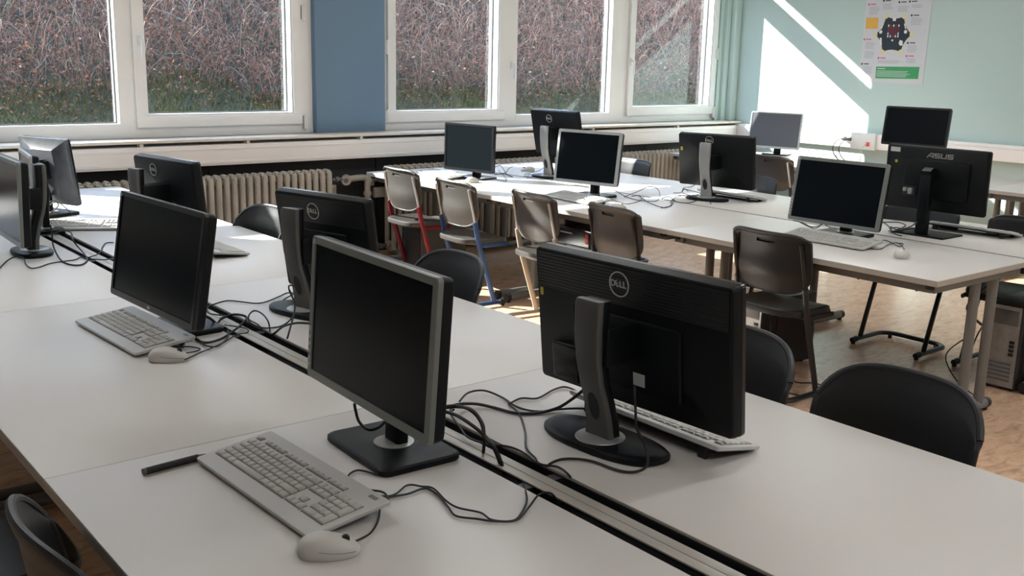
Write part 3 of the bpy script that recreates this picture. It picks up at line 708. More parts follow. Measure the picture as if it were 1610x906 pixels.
def monitor(cfg):
    W, H, zc, tilt, off = cfg['W'], cfg['H'], cfg['zc'], math.radians(cfg.get('tilt', 5)), cfg['off']
    bz, shellm = cfg.get('bezel', M_BLACKG), cfg.get('shell', M_BLACK)
    r_ = empty('monitor', (cfg['x'], cfg['y'], Z), math.radians(cfg['yaw']), cfg['label'], 'monitor', cfg.get('group'))
    P = Matrix.Translation((off, 0, zc)) @ Matrix.Rotation(-tilt, 4, 'Y')       # panel frame: +x is the screen side
    T = cfg.get('T', .045)
    w, h = W/2, H/2; bs, bt, bb = cfg.get('bw', (.017, .017, .022))
    def rr(x, ins, r): return [(x, y, z) for y, z in rrect(-w+ins, w-ins, -h+ins, h-ins, r, 4)]
    xf, xb = (0, -T) if not cfg.get('back') else (T-.012, -.012)   # off refers to the front plane, or to the back plane
    xe = xf-.030 if T > .03 else xf-T*.8
    # bezel ring
    inn = [(xf, y, z) for y, z in rrect(-w+bs, w-bs, -h+bb, h-bt, .002, 4)]
    b_ = B(); b_.loft([rr(xf-.014, 0, .012), rr(xf-.002, 0, .012), rr(xf, .002, .011), inn, [(xf-.004, p[1], p[2]) for p in inn]], cap=False)
    b_.build('bezel', bz, r_).matrix_local = P
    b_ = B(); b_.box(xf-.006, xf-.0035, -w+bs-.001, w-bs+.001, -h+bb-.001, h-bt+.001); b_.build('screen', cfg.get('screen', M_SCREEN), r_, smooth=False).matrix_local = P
    # housing
    hs = B(); hs.cur = 0
    if cfg.get('pyramid'):
        d = cfg['pyramid']
        def r4(x, a, z0, z1): return [(x, y, z) for y, z in rrect(-w+a, w-a, -h+z0, h-z1, .006, 2)]
        hs.loft([r4(xf-.014, 0, 0, 0), r4(xe, .001, .001, .001), r4(xb-.01, .10, .05, .055), r4(xb-.016, .105, .055, .06)])
    else:
        hs.loft([rr(xf-.013, .0005, .012), rr(xe, .0015, .012), rr(xb+.004, .004, .012), rr(xb, .009, .010)])
    hs.build('housing', shellm, r_).matrix_local = P
    if cfg.get('ribs'):
        b_ = B(); b_.box(xb-.0012, xb+.001, -w+.014, w-.014, h-.105, h-.012); b_.build('ribbed_band', M_RIB, r_, smooth=False).matrix_local = P
        b_ = B(); b_.box(xb-.012, xb+.001, -w*.55, w*.55, -h+.05, h-.13, .01); b_.build('back_bulge', shellm, r_).matrix_local = P
        b_ = B(); b_.box(xb-.014, xb+.001, w*.50, w*.80, -h+.02, -h+.12, .006); b_.build('port_cover', M_BLACKG, r_).matrix_local = P
    if cfg.get('stick'):
        for nm, mt_, (y0, y1, z0, z1) in cfg['stick']:
            b_ = B(); b_.box(xb-(.0135 if nm == 'white_sticker' else .0015), xb+.0, y0, y1, z0, z1); b_.build(nm, mt_, r_, smooth=False).matrix_local = P
    if cfg.get('ring'):
        y, z, rad = cfg['ring']; logo_ring(P, xb-.001, y, z, rad, 0, par=r_)
    if cfg.get('front_logo'):
        mt = P @ Matrix.Translation((xf+.0004, cfg.get('fly', 0), -h+bb*.5)) @ Matrix(((0, 0, 1, 0), (1, 0, 0, 0), (0, 1, 0, 0), (0, 0, 0, 1)))
        text_mesh('front_emblem', 'DELL', .010, M_LOGO, r_, mt, .0003)
    if cfg.get('front_mark'):      # little label at the top corner of the bezel
        b_ = B(); b_.box(xf, xf+.0006, -w+.006, -w+.017, h-.020, h-.008); b_.build('corner_label', M_SILVERL, r_, smooth=False).matrix_local = P
    if cfg.get('buttons'):
        b_ = B(); b_.box(xf, xf+.0006, -w+.004, -w+bs-.004, -h+.03, -h+.13); bs_ = b_.build('button_strip', M_SILVERL, r_, smooth=False); bs_.matrix_local = P
        for k in range(5):
            b_ = B(); b_.box(xf, xf+.0018, -w+.006, -w+bs-.006, -h+.036+k*.018, -h+.046+k*.018, .0008, 1); b_.build('button', bz, bs_)
    # ---- stands
    st = cfg['stand']; sm = cfg.get('stand_mat', M_BLACK)
    pb = P @ Vector((xb, 0, 0))
    if st == 'square':            # square plate, disc and plain neck up behind the panel
        b_ = B(); bw, bd = cfg.get('base', (.29, .21))
        b_.loft([[(x, y, z) for x, y in rrect(-bd/2+i, bd/2-i, -bw/2+i, bw/2-i, .022, 5)] for z, i in ((0, .003), (.004, 0), (.014, 0), (.018, .004), (.0185, .012))]); b_.build('base', M_BLACK, r_)
        b_ = B(); b_.m = Matrix.Translation((-.005, 0, .0185)); b_.lathe([(.048, 0), (.048, .002), (.040, .0035), (.004, .004)], 28); b_.build('swivel_disc', M_SILVERL, r_)
        top = P @ Vector((xb-.015, 0, .04)); tz = top.z
        b_ = B(); b_.loft([[(x, y, z) for x, y in rrect(cx-.018, cx+.014, -.032, .032, .008, 3)] for cx, z in ((-.01, .020), (-.012, .10), (min(-.02, top.x-.02), tz*.7), (top.x-.02, tz+.03))]); b_.build('neck', sm, r_)
        b_ = B(); b_.box(top.x-.03, pb.x+.012, -.05, .05, tz-.075, tz+.025, .006); b_.build('mount', M_BLACK, r_)
    elif st == 'curved':          # tall curved column behind the panel with a cable hole, boat-shaped base
        d = cfg.get('cd', .0); hc = cfg.get('hc', .36); bwid = cfg.get('bwid', .34); n = 36
        b_ = B()
        def boat(z, s):
            out = []
            for k in range(n):
                a = 2*PI*k/n; c, s_ = math.cos(a), math.sin(a)
                out.append(((.095*s if c < 0 else .072*s)*math.copysign(abs(c)**.8, c)+.005, bwid/2*s*math.copysign(abs(s_)**.85, s_), z))
            return out
        b_.loft([boat(0, .97), boat(.004, 1), boat(.013, 1), boat(.018, .96), boat(.020, .86)]); b_.build('base', M_BLACK, r_)
        b_ = B(); b_.m = Matrix.Translation((-.018, 0, .019)); b_.lathe([(.062, 0), (.060, .003), (.050, .005), (.004, .006)], 30); b_.build('swivel_disc', cfg.get('disc_mat', M_STANDL), r_)
        prof = [(0, -.030, .044), (.05, -.033, .040), (.10, -.042, .036), (.16, -.058, .035), (.22, -.072, .036), (.30, -.078, .037), (.93, -.080, .038), (1.0, -.076, .036)]
        cs = []
        for t, x, hw in [(0, -.020, .042), (.12, -.024, .038), (.26, -.036, .035), (.42, -.055, .034), (.58, -.068, .036), (.78, -.074, .039), (.97, -.074, .040), (1.0, -.070, .038)]:
            cs.append((.020+t*(hc-.020), x-d, hw))
        rings = []
        for z, x, hw in cs: rings.append([(a, c, z) for a, c in rrect(x-.010, x+.010, -hw, hw, .006, 3)])
        fr = B(); fr.loft(rings); col = fr.build('column', sm, r_)
        rings = []
        for z, x, hw in cs: rings.append([(a, c, z-.002) for a, c in rrect(x+.009, min(x+.034, pb.x+.03), -hw+.004, hw-.004, .004, 2)])
        b_ = B(); b_.loft(rings); b_.build('column_core', M_BLACK, r_)
        hz = .020+.24*(hc-.02); b_ = B()          # cable hole as a dark recessed oval plate
        xh = -.036-d-.0108
        hole = []
        for k in range(24):
            a = 2*PI*k/24; hole.append((.017*math.cos(a), hz+.030*math.sin(a)*1.0+.006*math.sin(a)))
        ring0 = []; ring1 = []
        for (yy, zz) in hole:
            t = (zz-.02)/(hc-.02); xx = None
            for (za, xa, _), (zb_, xb_, _) in zip(cs, cs[1:]):
                if za <= zz <= zb_: xx = xa+(xb_-xa)*(zz-za)/(zb_-za)
            ring0.append((xx-.0112, yy, zz)); ring1.append((xx-.008, yy*.9, zz))
        b_.loft([ring0, ring1]); b_.build('cable_hole', M_TRAY, r_)
        if hc > .3:
            b_ = B(); b_.box(-.074-d+.02, pb.x+.014, -.045, .045, zc-.05, zc+.045, .006); b_.build('mount', M_BLACK, r_)
    elif st == 'asus':
        b_ = B(); b_.box(-.11, .11, -.15, .15, 0, .010, .003); b_.build('base', M_BLACK, r_)
        b_ = B(); b_.box(-.085, -.040, -.030, .030, .010, .34, .006); b_.build('neck', M_BLACK, r_)
        b_ = B(); b_.prism([(-.085, .335), (-.040, .335), (pb.x+.004, zc+.02), (pb.x+.004, zc+.07), (-.045, .385), (-.085, .36)], -.028, .028, 'y')
        b_.v = [(p[2] if False else p[0], p[1], p[2]) for p in b_.v]
        b_ = B(); b_.loft([[(x, y, z) for x, z in ((-.085, .33), (-.040, .33), (pb.x-.012, zc+.0), (pb.x-.012, zc+.055), (-.050, .372), (-.085, .355))] for y in (-.026, .026)]); b_.build('arm', M_BLACK, r_)
        b_ = B(); b_.m = Matrix.Translation((pb.x-.016, 0, zc+.04)); b_.lathe([(.004, 0), (.040, .0), (.042, .004), (.042, .02)], 28, 'x'); b_.build('pivot_disc', M_PCG, r_)
        b_ = B(); b_.box(xb-.006, xb+.004, -.065, .065, -.06, .085, .002); b_.build('mount_plate', M_BLACKG, r_).matrix_local = P
        b_ = B(); b_.box(xb-.022, xb+.004, -.20, .17, -.105, .105, .008); b_.build('back_bulge', M_BLACK, r_).matrix_local = P
        b_ = B(); b_.box(xb-.025, xb-.001, .085, .165, -.10, -.045); b_.build('port_recess', M_TRAY, r_).matrix_local = P
        b_ = B(); b_.box(xb-.045, xb-.02, .10, .125, -.088, -.055, .003); b_.box(xb-.045, xb-.02, .135, .155, -.075, -.055, .003); b_.build('video_plug', M_STANDL, r_).matrix_local = P
        Sx = [(0, 1.25, .80, 1), (0, .22, .5, 1), (0, 1.25, .40, .60), (1.03, 1.25, 0, .5), (0, 1.25, 0, .20)]
        glyphs = [[(1.05, 1.27, 0, 1), (.62, 1.27, .80, 1), (.42, 1.2, .26, .44)], Sx, [(0, .22, 0, 1), (0, 1.25, 0, .20), (1.03, 1.25, 0, 1)], Sx]
        hh = .026; x_ = 0
        for gi, g_ in enumerate(glyphs):
            b_ = B()
            def q(a, c): return (-(x_+a+.16*c-2.75)*hh-.02, h-.058+c*hh)
            for (a0, a1, c0, c1) in g_: b_.prism([q(a1, c0), q(a0, c0), q(a0, c1), q(a1, c1)], xb-.0012, xb+.0002, 'x')
            if gi == 0: b_.prism([q(.02, 0), q(-.22, 0), q(.50, 1), q(.74, 1)], xb-.0012, xb+.0002, 'x')
            b_.build('letter', M_LOGO, r_, smooth=False).matrix_local = P; x_ += 1.45
    elif st == 'rect':            # low rectangular foot with short neck
        b_ = B(); b_.box(-.09, .09, -.13, .13, 0, .016, .006); b_.build('base', M_BLACKG, r_)
        b_ = B(); b_.loft([[(x, y, z) for x, y in rrect(cx-.016, cx+.014, -.035, .035, .006, 3)] for cx, z in ((0, .014), (-.005, .08), (pb.x-.01, zc*.8), (pb.x-.012, zc+.03))]); b_.build('neck', sm, r_)
        b_ = B(); b_.box(pb.x-.02, pb.x+.012, -.05, .05, zc-.04, zc+.04, .006); b_.build('mount', M_BLACK, r_)
    cfg['obj'] = r_; cfg['P'] = P
    return r_

SIL = dict(bezel=M_SILVER, shell=M_BLACK, bw=(.019, .019, .021), buttons=True, front_mark=True)
mons = {
 'M1': dict(x=1.232, y=1.952, yaw=177.2, tilt=3.7, zc=.297, W=.582, H=.357, off=.068, stand='square', label='silver-framed monitor in the foreground, screen to the left, on a square black base', **SIL),
 'M2': dict(x=1.262, y=3.277, yaw=182.9, tilt=9.5, zc=.255, W=.650, H=.362, off=.100, stand='square', base=(.25, .16), front_logo=True, front_mark=True, label='black-framed monitor behind the palm-rest keyboard on the left desks'),
 'M3': dict(x=1.180, y=4.880, yaw=178.5, tilt=2.1, zc=.253, W=.502, H=.365, off=.084, stand='curved', stand_mat=M_STAND, hc=.40, bwid=.26, disc_mat=M_STANDL, bezel=M_SILVER, label='grey-bezel monitor cut by the left edge of the picture, curved stand behind'),
 'M3b': dict(x=1.39, y=5.46, yaw=172.3, tilt=2, zc=.235, W=.44, H=.33, off=.07, stand='square', bezel=M_SILVERL, base=(.22, .18), label='monitor seen almost edge-on between the left edge monitor and the dusty one'),
 'M4': dict(x=1.565, y=5.99, yaw=22, tilt=7.8, zc=.242, W=.39, H=.365, off=.014, back=True, T=.035, pyramid=.06, stand='square', base=(.24, .22), shell=M_DUSTS, label='dusty grey monitor with sloping back panels, sunlit, near the left window'),
 'M5': dict(x=1.775, y=4.885, yaw=9.9, tilt=5.8, zc=.235, W=.535, H=.33, off=.05, back=True, stand='curved', stand_mat=M_STAND, hc=.36, cd=.05, ring=(.085, .105, .030), label='back-turned black monitor in front of the left radiator, low stand on the left'),
 'M6': dict(x=1.690, y=3.235, yaw=15, tilt=8.8, zc=.236, W=.462, H=.372, off=.095, back=True, stand='curved', stand_mat=M_STAND, hc=.385, ribs=True, ring=(.03, .125, .030), label='back-turned black monitor with ribbed top directly behind the silver-framed one'),
 'M7': dict(x=1.676, y=1.690, yaw=2.9, tilt=6.1, zc=.258, W=.632, H=.364, off=.073, back=True, stand='curved', stand_mat=M_STAND, hc=.368, ribs=True, ring=(.018, .130, .032), bwid=.37,
      stick=[('yellow_sticker', M_YEL, (.288, .298, .052, .072)), ('white_sticker', M_STICK, (-.066, -.030, -.112, -.080))], label='large black monitor in the foreground turned with its back to the viewer'),
 'M8': dict(x=4.70, y=6.24, yaw=192.5, tilt=1.1, zc=.236, W=.484, H=.352, off=.10, T=.032, stand='rect', bezel=M_BLACKG, label='small black monitor behind the red-framed and blue-framed chairs'),
 'M9': dict(x=5.225, y=6.00, yaw=4.2, tilt=12.9, zc=.341, W=.50, H=.352, off=.059, back=True, stand='curved', stand_mat=M_STANDL, hc=.40, ring=(.045, .115, .030), label='raised back-turned black monitor on a silver neck in front of the window'),
 'M10': dict(x=4.77, y=5.02, yaw=194.5, tilt=8.2, zc=.271, W=.492, H=.352, off=.104, stand='square', bezel=M_SILVERL, base=(.26, .2), front_mark=True, bw=(.019, .019, .021), label='silver-framed monitor in the sunlight behind the beige-framed chair'),
 'M11': dict(x=5.34, y=4.52, yaw=14.2, tilt=8.7, zc=.253, W=.55, H=.36, off=.095, back=True, stand='curved', stand_mat=M_STANDL, hc=.385, ring=(.040, .140, .030), bwid=.30,
      stick=[('yellow_sticker', M_YEL, (.240, .255, .06, .085))], label='back-turned black monitor on a silver neck, in the middle of the right island'),
 'M12': dict(x=4.90, y=3.17, yaw=181.9, tilt=9.3, zc=.240, W=.547, H=.353, off=.115, stand='square', base=(.26, .2), label='silver-framed monitor behind the black chair, beside the wide back-turned one', **SIL),
 'M13': dict(x=5.335, y=2.935, yaw=1.0, tilt=1.0, zc=.303, W=.592, H=.350, off=.025, back=True, T=.028, stand='asus', stick=[('asset_label', M_STICK, (.215, .272, .135, .160)), ('yellow_sticker', M_YEL, (.225, .240, .075, .09))], label='wide back-turned black monitor with silver lettering and a square foot'),
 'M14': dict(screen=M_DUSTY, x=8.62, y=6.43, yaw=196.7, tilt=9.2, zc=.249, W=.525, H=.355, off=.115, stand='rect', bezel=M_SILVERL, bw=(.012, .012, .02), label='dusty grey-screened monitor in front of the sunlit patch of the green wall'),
 'M15': dict(x=8.029, y=4.590, yaw=190.5, tilt=9.3, zc=.419, W=.533, H=.319, off=.08, stand='rect', bezel=M_BLACKG, label='black monitor raised in front of the green wall, below the poster'),
}
for k, c in mons.items():
    c['group'] = 'monitors on the desks'; monitor(c)

# ------------------------------------------------------------------ keyboards
def keyboard(name, x, y, deg, label, L=.50, D=.19, white=False, detail=True, palm=.036, tiltup=.022, flip_feet=True, roll=0):
    """local: x away from the user, y to the user's left"""
    r_ = empty(name, (x, y, Z), math.radians(deg), label, 'keyboard', 'keyboards on the desks')
    T = Matrix.Rotation(-math.atan2(tiltup, D), 4, 'Y')
    sh, kc = (M_KEYW, M_KEYCW) if white else (M_KEYB, M_KEY)
    b_ = B(); zt = .012
    b_.m = Matrix.Translation((0, 0, .004)) @ T
    rings = []
    for z, i in ((0, .006), (.003, .001), (zt-.002, 0), (zt, .0015)):
        rings.append([(a, c, z) for a, c in rrect(i, D-i, -L/2+i, L/2-i, .008, 3)])
    b_.loft(rings); b_.build('shell', sh, r_)
    b_ = B(); b_.m = Matrix.Translation((0, 0, .004)) @ T; b_.box(.01, D-.01, -L/2+.01, L/2-.01, -.003, .001)
    b_.m = Matrix.Identity(4)
    if tiltup > .01:
        for s in (-1, 1): b_.box(D-.03, D-.02, s*(L/2-.06)-.012, s*(L/2-.06)+.012, 0, tiltup+.004)
    for s in (-1, 1): b_.box(.012, .03, s*(L/2-.05)-.01, s*(L/2-.05)+.01, 0, .006)
    b_.build('underside', M_RUBBER, r_, smooth=False)
    u = (L-.034)/22.6; rp = u*.93
    xr0 = palm+.006
    def keys():
        K = []
        rows = [ [(0,1.25),(1.25,1.25),(2.5,1.25),(3.75,6.25),(10,1.25),(11.25,1.25),(12.5,1.25),(13.75,1.25)],
                 [(0,1.25),(1.25,1)]+[(2.25+i,1) for i in range(10)]+[(12.25,2.75)],
                 [(0,1.75)]+[(1.75+i,1) for i in range(12)]+[(13.75,1.25)],
                 [(0,1.5)]+[(1.5+i,1) for i in range(12)]+[(13.5,1.5)],
                 [(i,1) for i in range(13)]+[(13,2)] ]
        for j, rw in enumerate(rows):
            for (p, w_) in rw: K.append((j, p, w_, 1))
        for j, ps in ((0, (15.3, 16.3, 17.3)), (1, (16.3,)), (3, (15.3, 16.3, 17.3)), (4, (15.3, 16.3, 17.3))):
            for p in ps: K.append((j, p, 1, 1))
        K += [(0, 18.6, 2, 1), (0, 20.6, 1, 1), (0, 21.6, 1, 2), (2, 21.6, 1, 2)]
        for j in (1, 2, 3):
            for p in (18.6, 19.6, 20.6): K.append((j, p, 1, 1))
        for p in (18.6, 19.6, 20.6, 21.6): K.append((4, p, 1, 1))
        F = [0]+[2+i for i in range(4)]+[6.5+i for i in range(4)]+[11+i for i in range(4)]+[15.3, 16.3, 17.3]
        for p in F: K.append((5.35, p, 1, .72))
        return K
    wl = B(); wl.m = Matrix.Translation((0, 0, .004)) @ T
    ys = L/2-.016
    for (a, c, j0, j1) in ((0, 15, 0, 5), (15.3, 18.3, 0, 2), (15.3, 18.3, 3, 5), (18.6, 22.6, 0, 5)):
        if (a, j0) == (15.3, 0): wl.box(xr0+0*rp, xr0+1*rp, ys-18.3*u, ys-15.3*u, zt-.002, zt+.0006); wl.box(xr0+rp, xr0+2*rp, ys-17.3*u, ys-16.3*u, zt-.002, zt+.0006)
        else: wl.box(xr0+j0*rp-.001, xr0+j1*rp, ys-c*u, ys-a*u+.001, zt-.002, zt+.0006)
    for a, c in ((0, 1), (2, 6), (6.5, 10.5), (11, 15), (15.3, 18.3)): wl.box(xr0+5.35*rp-.001, xr0+6.07*rp, ys-c*u, ys-a*u+.001, zt-.002, zt+.0006)
    wl.build('key_well', M_KEYDK, r_, smooth=False)
    meshes = {}
    allk = B()
    for j, p, w_, h_ in keys():
        g = .0011; hx, hy = rp*h_-2*g, u*w_-2*g; key = (round(hx, 4), round(hy, 4))
        def cap(b2, ox, oy, oz):
            rings = []
            for z, i in ((0, 0), (.0035, .0008), (.0050, .0022)): rings.append([(ox+a, oy-c, oz+z) for a, c in rrect(i, hx-i, i, hy-i, .0015, 1)])
            rings = [list(reversed(q)) for q in rings]
            b2.loft(rings)
        ox, oy = xr0+j*rp+g, ys-p*u-g
        if detail:
            if key not in meshes:
                b2 = B(); cap(b2, 0, 0, 0); o = b2.build('key', kc, r_); meshes[key] = o
            else:
                s0 = meshes[key]; o = s0.copy(); COL.objects.link(o); o.parent = r_
            o.matrix_local = Matrix.Translation((0, 0, .004)) @ T @ Matrix.Translation((ox, oy, zt))
        else:
            cap(allk, ox, oy, zt)
    if not detail:
        o = allk.build('keys', kc, r_); o.matrix_local = Matrix.Translation((0, 0, .004)) @ T
    b_ = B(); b_.m = Matrix.Translation((0, 0, .004)) @ T
    b_.box(D-.022, D-.012, -L/2+.024, -L/2+.050, zt, zt+.0005); b_.build('maker_mark', M_STEEL, r_, smooth=False)
    return r_
kb = {}
kb[1] = keyboard('keyboard', .836, 1.884, 2.0, 'large grey keyboard in the foreground, in front of the silver-framed monitor')
kb[2] = keyboard('keyboard', .985, 3.27, 3.0, 'grey keyboard with palm rest half under the black-framed monitor', D=.20)
kb[4] = keyboard('keyboard', 1.935, 1.68, 180.5, 'pale keyboard under the large back-turned foreground monitor', white=True, D=.165, palm=.012, tiltup=.034, L=.51)
kb[7] = keyboard('keyboard', 4.54, 3.075, 1.0, 'grey keyboard with raised feet in front of the silver monitor by the black chair', D=.19, palm=.012, detail=False)
kb[8] = keyboard('keyboard', 5.70, 2.83, 183, 'keyboard beyond the wide monitor with silver lettering', white=True, D=.16, palm=.012, detail=False, tiltup=.03)
kb[9] = keyboard('keyboard', 5.64, 4.50, 180, 'keyboard behind the silver-necked monitor of the right island', D=.16, palm=.012, detail=False, tiltup=.03)
kb[5] = keyboard('keyboard', 4.46, 6.50, -6, 'sunlit keyboard left of the small black monitor by the red-framed chair', D=.18, palm=.02, detail=False)
kb[6] = keyboard('keyboard', 4.45, 4.94, -4, 'keyboard in front of the sunlit silver-framed monitor', D=.18, palm=.02, detail=False)
kb[3] = keyboard('keyboard', 1.97, 4.56, 180, 'keyboard seen right of the black-framed monitor, on the window side of the island', D=.17, palm=.012, detail=False)
kb[10] = keyboard('keyboard', 1.56, 5.36, 61, 'dusty sunlit keyboard lying across the cable channel at the left', D=.17, palm=.02, detail=False)

# ------------------------------------------------------------------ mice
def mouse(x, y, deg, label, cable=None):
    r_ = empty('computer_mouse', (x, y, Z), math.radians(deg), label, 'mouse', 'mice on the desks')
    n = 28; rings = []
    def ring(s, z):
        out = []
        for k in range(n):
            a = 2*PI*k/n; c, d = math.cos(a), math.sin(a)
            px = .059*s*math.copysign(abs(c)**.78, c); py = (.0345-.004*(c > 0)*c)*s*math.copysign(abs(d)**.8, d)
            out.append((px, py, z))
        return out
    prof = [(.94, .001), (.99, .006), (1.0, .013), (.97, .020), (.90, .026), (.78, .0315), (.60, .0355), (.38, .038), (.16, .039), (.02, .0392)]
    rs = []
    for s, z in prof:
        rg = ring(s, z); rs.append([(p[0]-.004*(z/.039), p[1], p[2]*1.08*(1-.34*max(0, (p[0]+.01)/.058)**1.3 if p[0] > -.01 else 1-.12*((-.01-p[0])/.058)**2)) for p in rg])
    b_ = B(); b_.loft(rs); body = b_.build('body', M_MOUSE, r_)
    b_ = B(); b_.m = Matrix.Translation((.030, 0, .0285)); b_.lathe([(.001, -.004), (.008, -.0035), (.008, .0035), (.001, .004)], 14, 'y'); b_.build('wheel', M_RUBBER, r_)
    b_ = B()
    b_.box(.004, .052, -.0006, .0006, .020, .024)
    pts = []
    b_ = B(); b_.tube([(-.020, .033, .020), (.0, .0345, .017), (.025, .0325, .0145), (.048, .024, .013)], .0007, 5); b_.tube([(-.020, -.033, .020), (.0, -.0345, .017), (.025, -.0325, .0145), (.048, -.024, .013)], .0007, 5); b_.build('seam', M_STEEL, body)
    return r_
m1 = mouse(.858, 1.578, -28, 'pale grey mouse at the near corner of the big foreground keyboard')
m2 = mouse(1.075, 2.945, -30, 'pale grey mouse beside the palm-rest keyboard')
m3 = mouse(4.52, 6.05, 10, 'sunlit white mouse seen over the blue-framed chair')
m4 = mouse(5.37, 6.44, 160, 'sunlit mouse near the radiator, left of the raised monitor')
m5 = mouse(4.49, 4.50, 0, 'pale mouse partly hidden behind the brownish grey chair')
m6 = mouse(4.57, 2.63, 20, 'pale grey mouse near the free corner of the right island')

# black pen-like stick on the near desk
r_ = empty('felt_pen', (0, 0, 0), 0, 'black slim pen lying beside the big foreground keyboard', 'pen')
b = B(); b.tube([(.716, 2.1395, Z+.008), (.838, 2.149, Z+.008)], .0078, 12); b.build('barrel', M_RUBBER, r_)
b = B(); b.tube([(.838, 2.149, Z+.008), (.858, 2.1505, Z+.008)], [.0062, .004], 10); b.build('tip', M_BLACKG, r_)
b = B(); b.tube([(.709, 2.139, Z+.008), (.716, 2.1395, Z+.008)], .0075, 12); b.build('end_cap', M_PCG, r_)

# ------------------------------------------------------------------ computers under the desks
def tower(x, y, z, rz, sx, sy, sz, label, side, front, red=False):
    """local: x depth, y width; the rear panel faces -x"""
    r_ = empty('computer_tower', (x, y, z), math.radians(rz), label, 'computer')
    b_ = B(); b_.box(-sx/2, sx/2, -sy/2, sy/2, .012, sz, .005); b_.build('case', side, r_)
    b_ = B(); b_.box(sx/2-.001, sx/2+.022, -sy/2, sy/2, .010, sz+.002, .006); b_.build('front_panel', front, r_)
    b_ = B(); b_.box(-sx/2-.003, -sx/2+.002, -sy/2+.008, sy/2-.008, .02, sz-.01); b_.build('rear_panel', M_PCM, r_, smooth=False)
    b_ = B(); b_.box(-sx/2-.006, -sx/2-.001, -sy/2+.02, sy/2-.02, sz-.11, sz-.03, .002); b_.build('fan_grille', M_STEELD, r_)
    b_ = B()
    for k in range(5): b_.box(-sx/2-.006, -sx/2-.001, -sy/2+.03, sy/2-.03, .05+k*.022, .062+k*.022)
    b_.build('slots', M_STEELD, r_)
    b_ = B()
    for k in range(4): b_.box(-sx/2-.010, -sx/2-.001, -sy/2+.025, -sy/2+.05, .19+k*.022, .205+k*.022, .002)
    b_.build('ports', M_PCD, r_)
    for sx_ in (-1, 1):
        for sy_ in (-1, 1):
            b_ = B(); b_.cyl((sx_*(sx/2-.04), sy_*(sy/2-.03), 0), (sx_*(sx/2-.04), sy_*(sy/2-.03), .014), .014, 10); b_.build('foot', M_RUBBER, r_)
    b_ = B(); b_.box(-sx/2+.03, sx/2-.05, -sy/2-.002, -sy/2+.001, sz*.42, sz*.86); b_.box(-sx/2+.06, -sx/2+.14, -sy/2-.003, -sy/2+.001, .06, .14); b_.build('side_recess', M_PCM if side is M_PCM else side, r_, smooth=False)
    if red:
        b_ = B(); b_.box(-sx/2+.105, -sx/2+.118, -sy/2-.002, sy/2+.002, .02, sz+.003); b_.build('red_stripe', M_RED, r_, smooth=False)
    return r_
tower(4.66, 3.40, 0, -4, .42, .18, .40, 'black computer tower with a red edge on the floor behind the black chair', M_PCD, M_PCG, True)
tower(5.46, 2.42, 0, 2, .40, .18, .46, 'computer tower with bare metal rear under the right island at the right edge', M_PCD, M_PCG)
tower(4.46, 6.42, 0, 180, .42, .19, .44, 'dark grey computer tower under the desk behind the red-framed chair', M_PCG, M_PCD)
r_ = empty('desktop_computer', (4.46, 4.72, .50), 0, 'flat black desktop computer hung under the desk between the beige-framed and grey chairs', 'computer')
b = B(); b.box(-.16, .2, -.19, .17, 0, .11, .006); b.build('case', M_PCD, r_)
b = B(); b.box(-.165, -.159, -.17, .15, .01, .10); b.build('front_panel', M_BLACKG, r_, smooth=False)
b = B(); b.box(-.168, -.164, -.165, -.140, .03, .09, .002); b.build('red_button', M_REDP, r_)
b = B(); b.box(-.168, -.164, -.02, .09, .075, .083); b.build('slot_label', M_WHITE, r_, smooth=False)
for y in (-.15, .13): b = B(); b.box(-.1, .15, y-.01, y+.01, .11, Z-.029-.50); b.build('hanger', M_STEELD, r_)

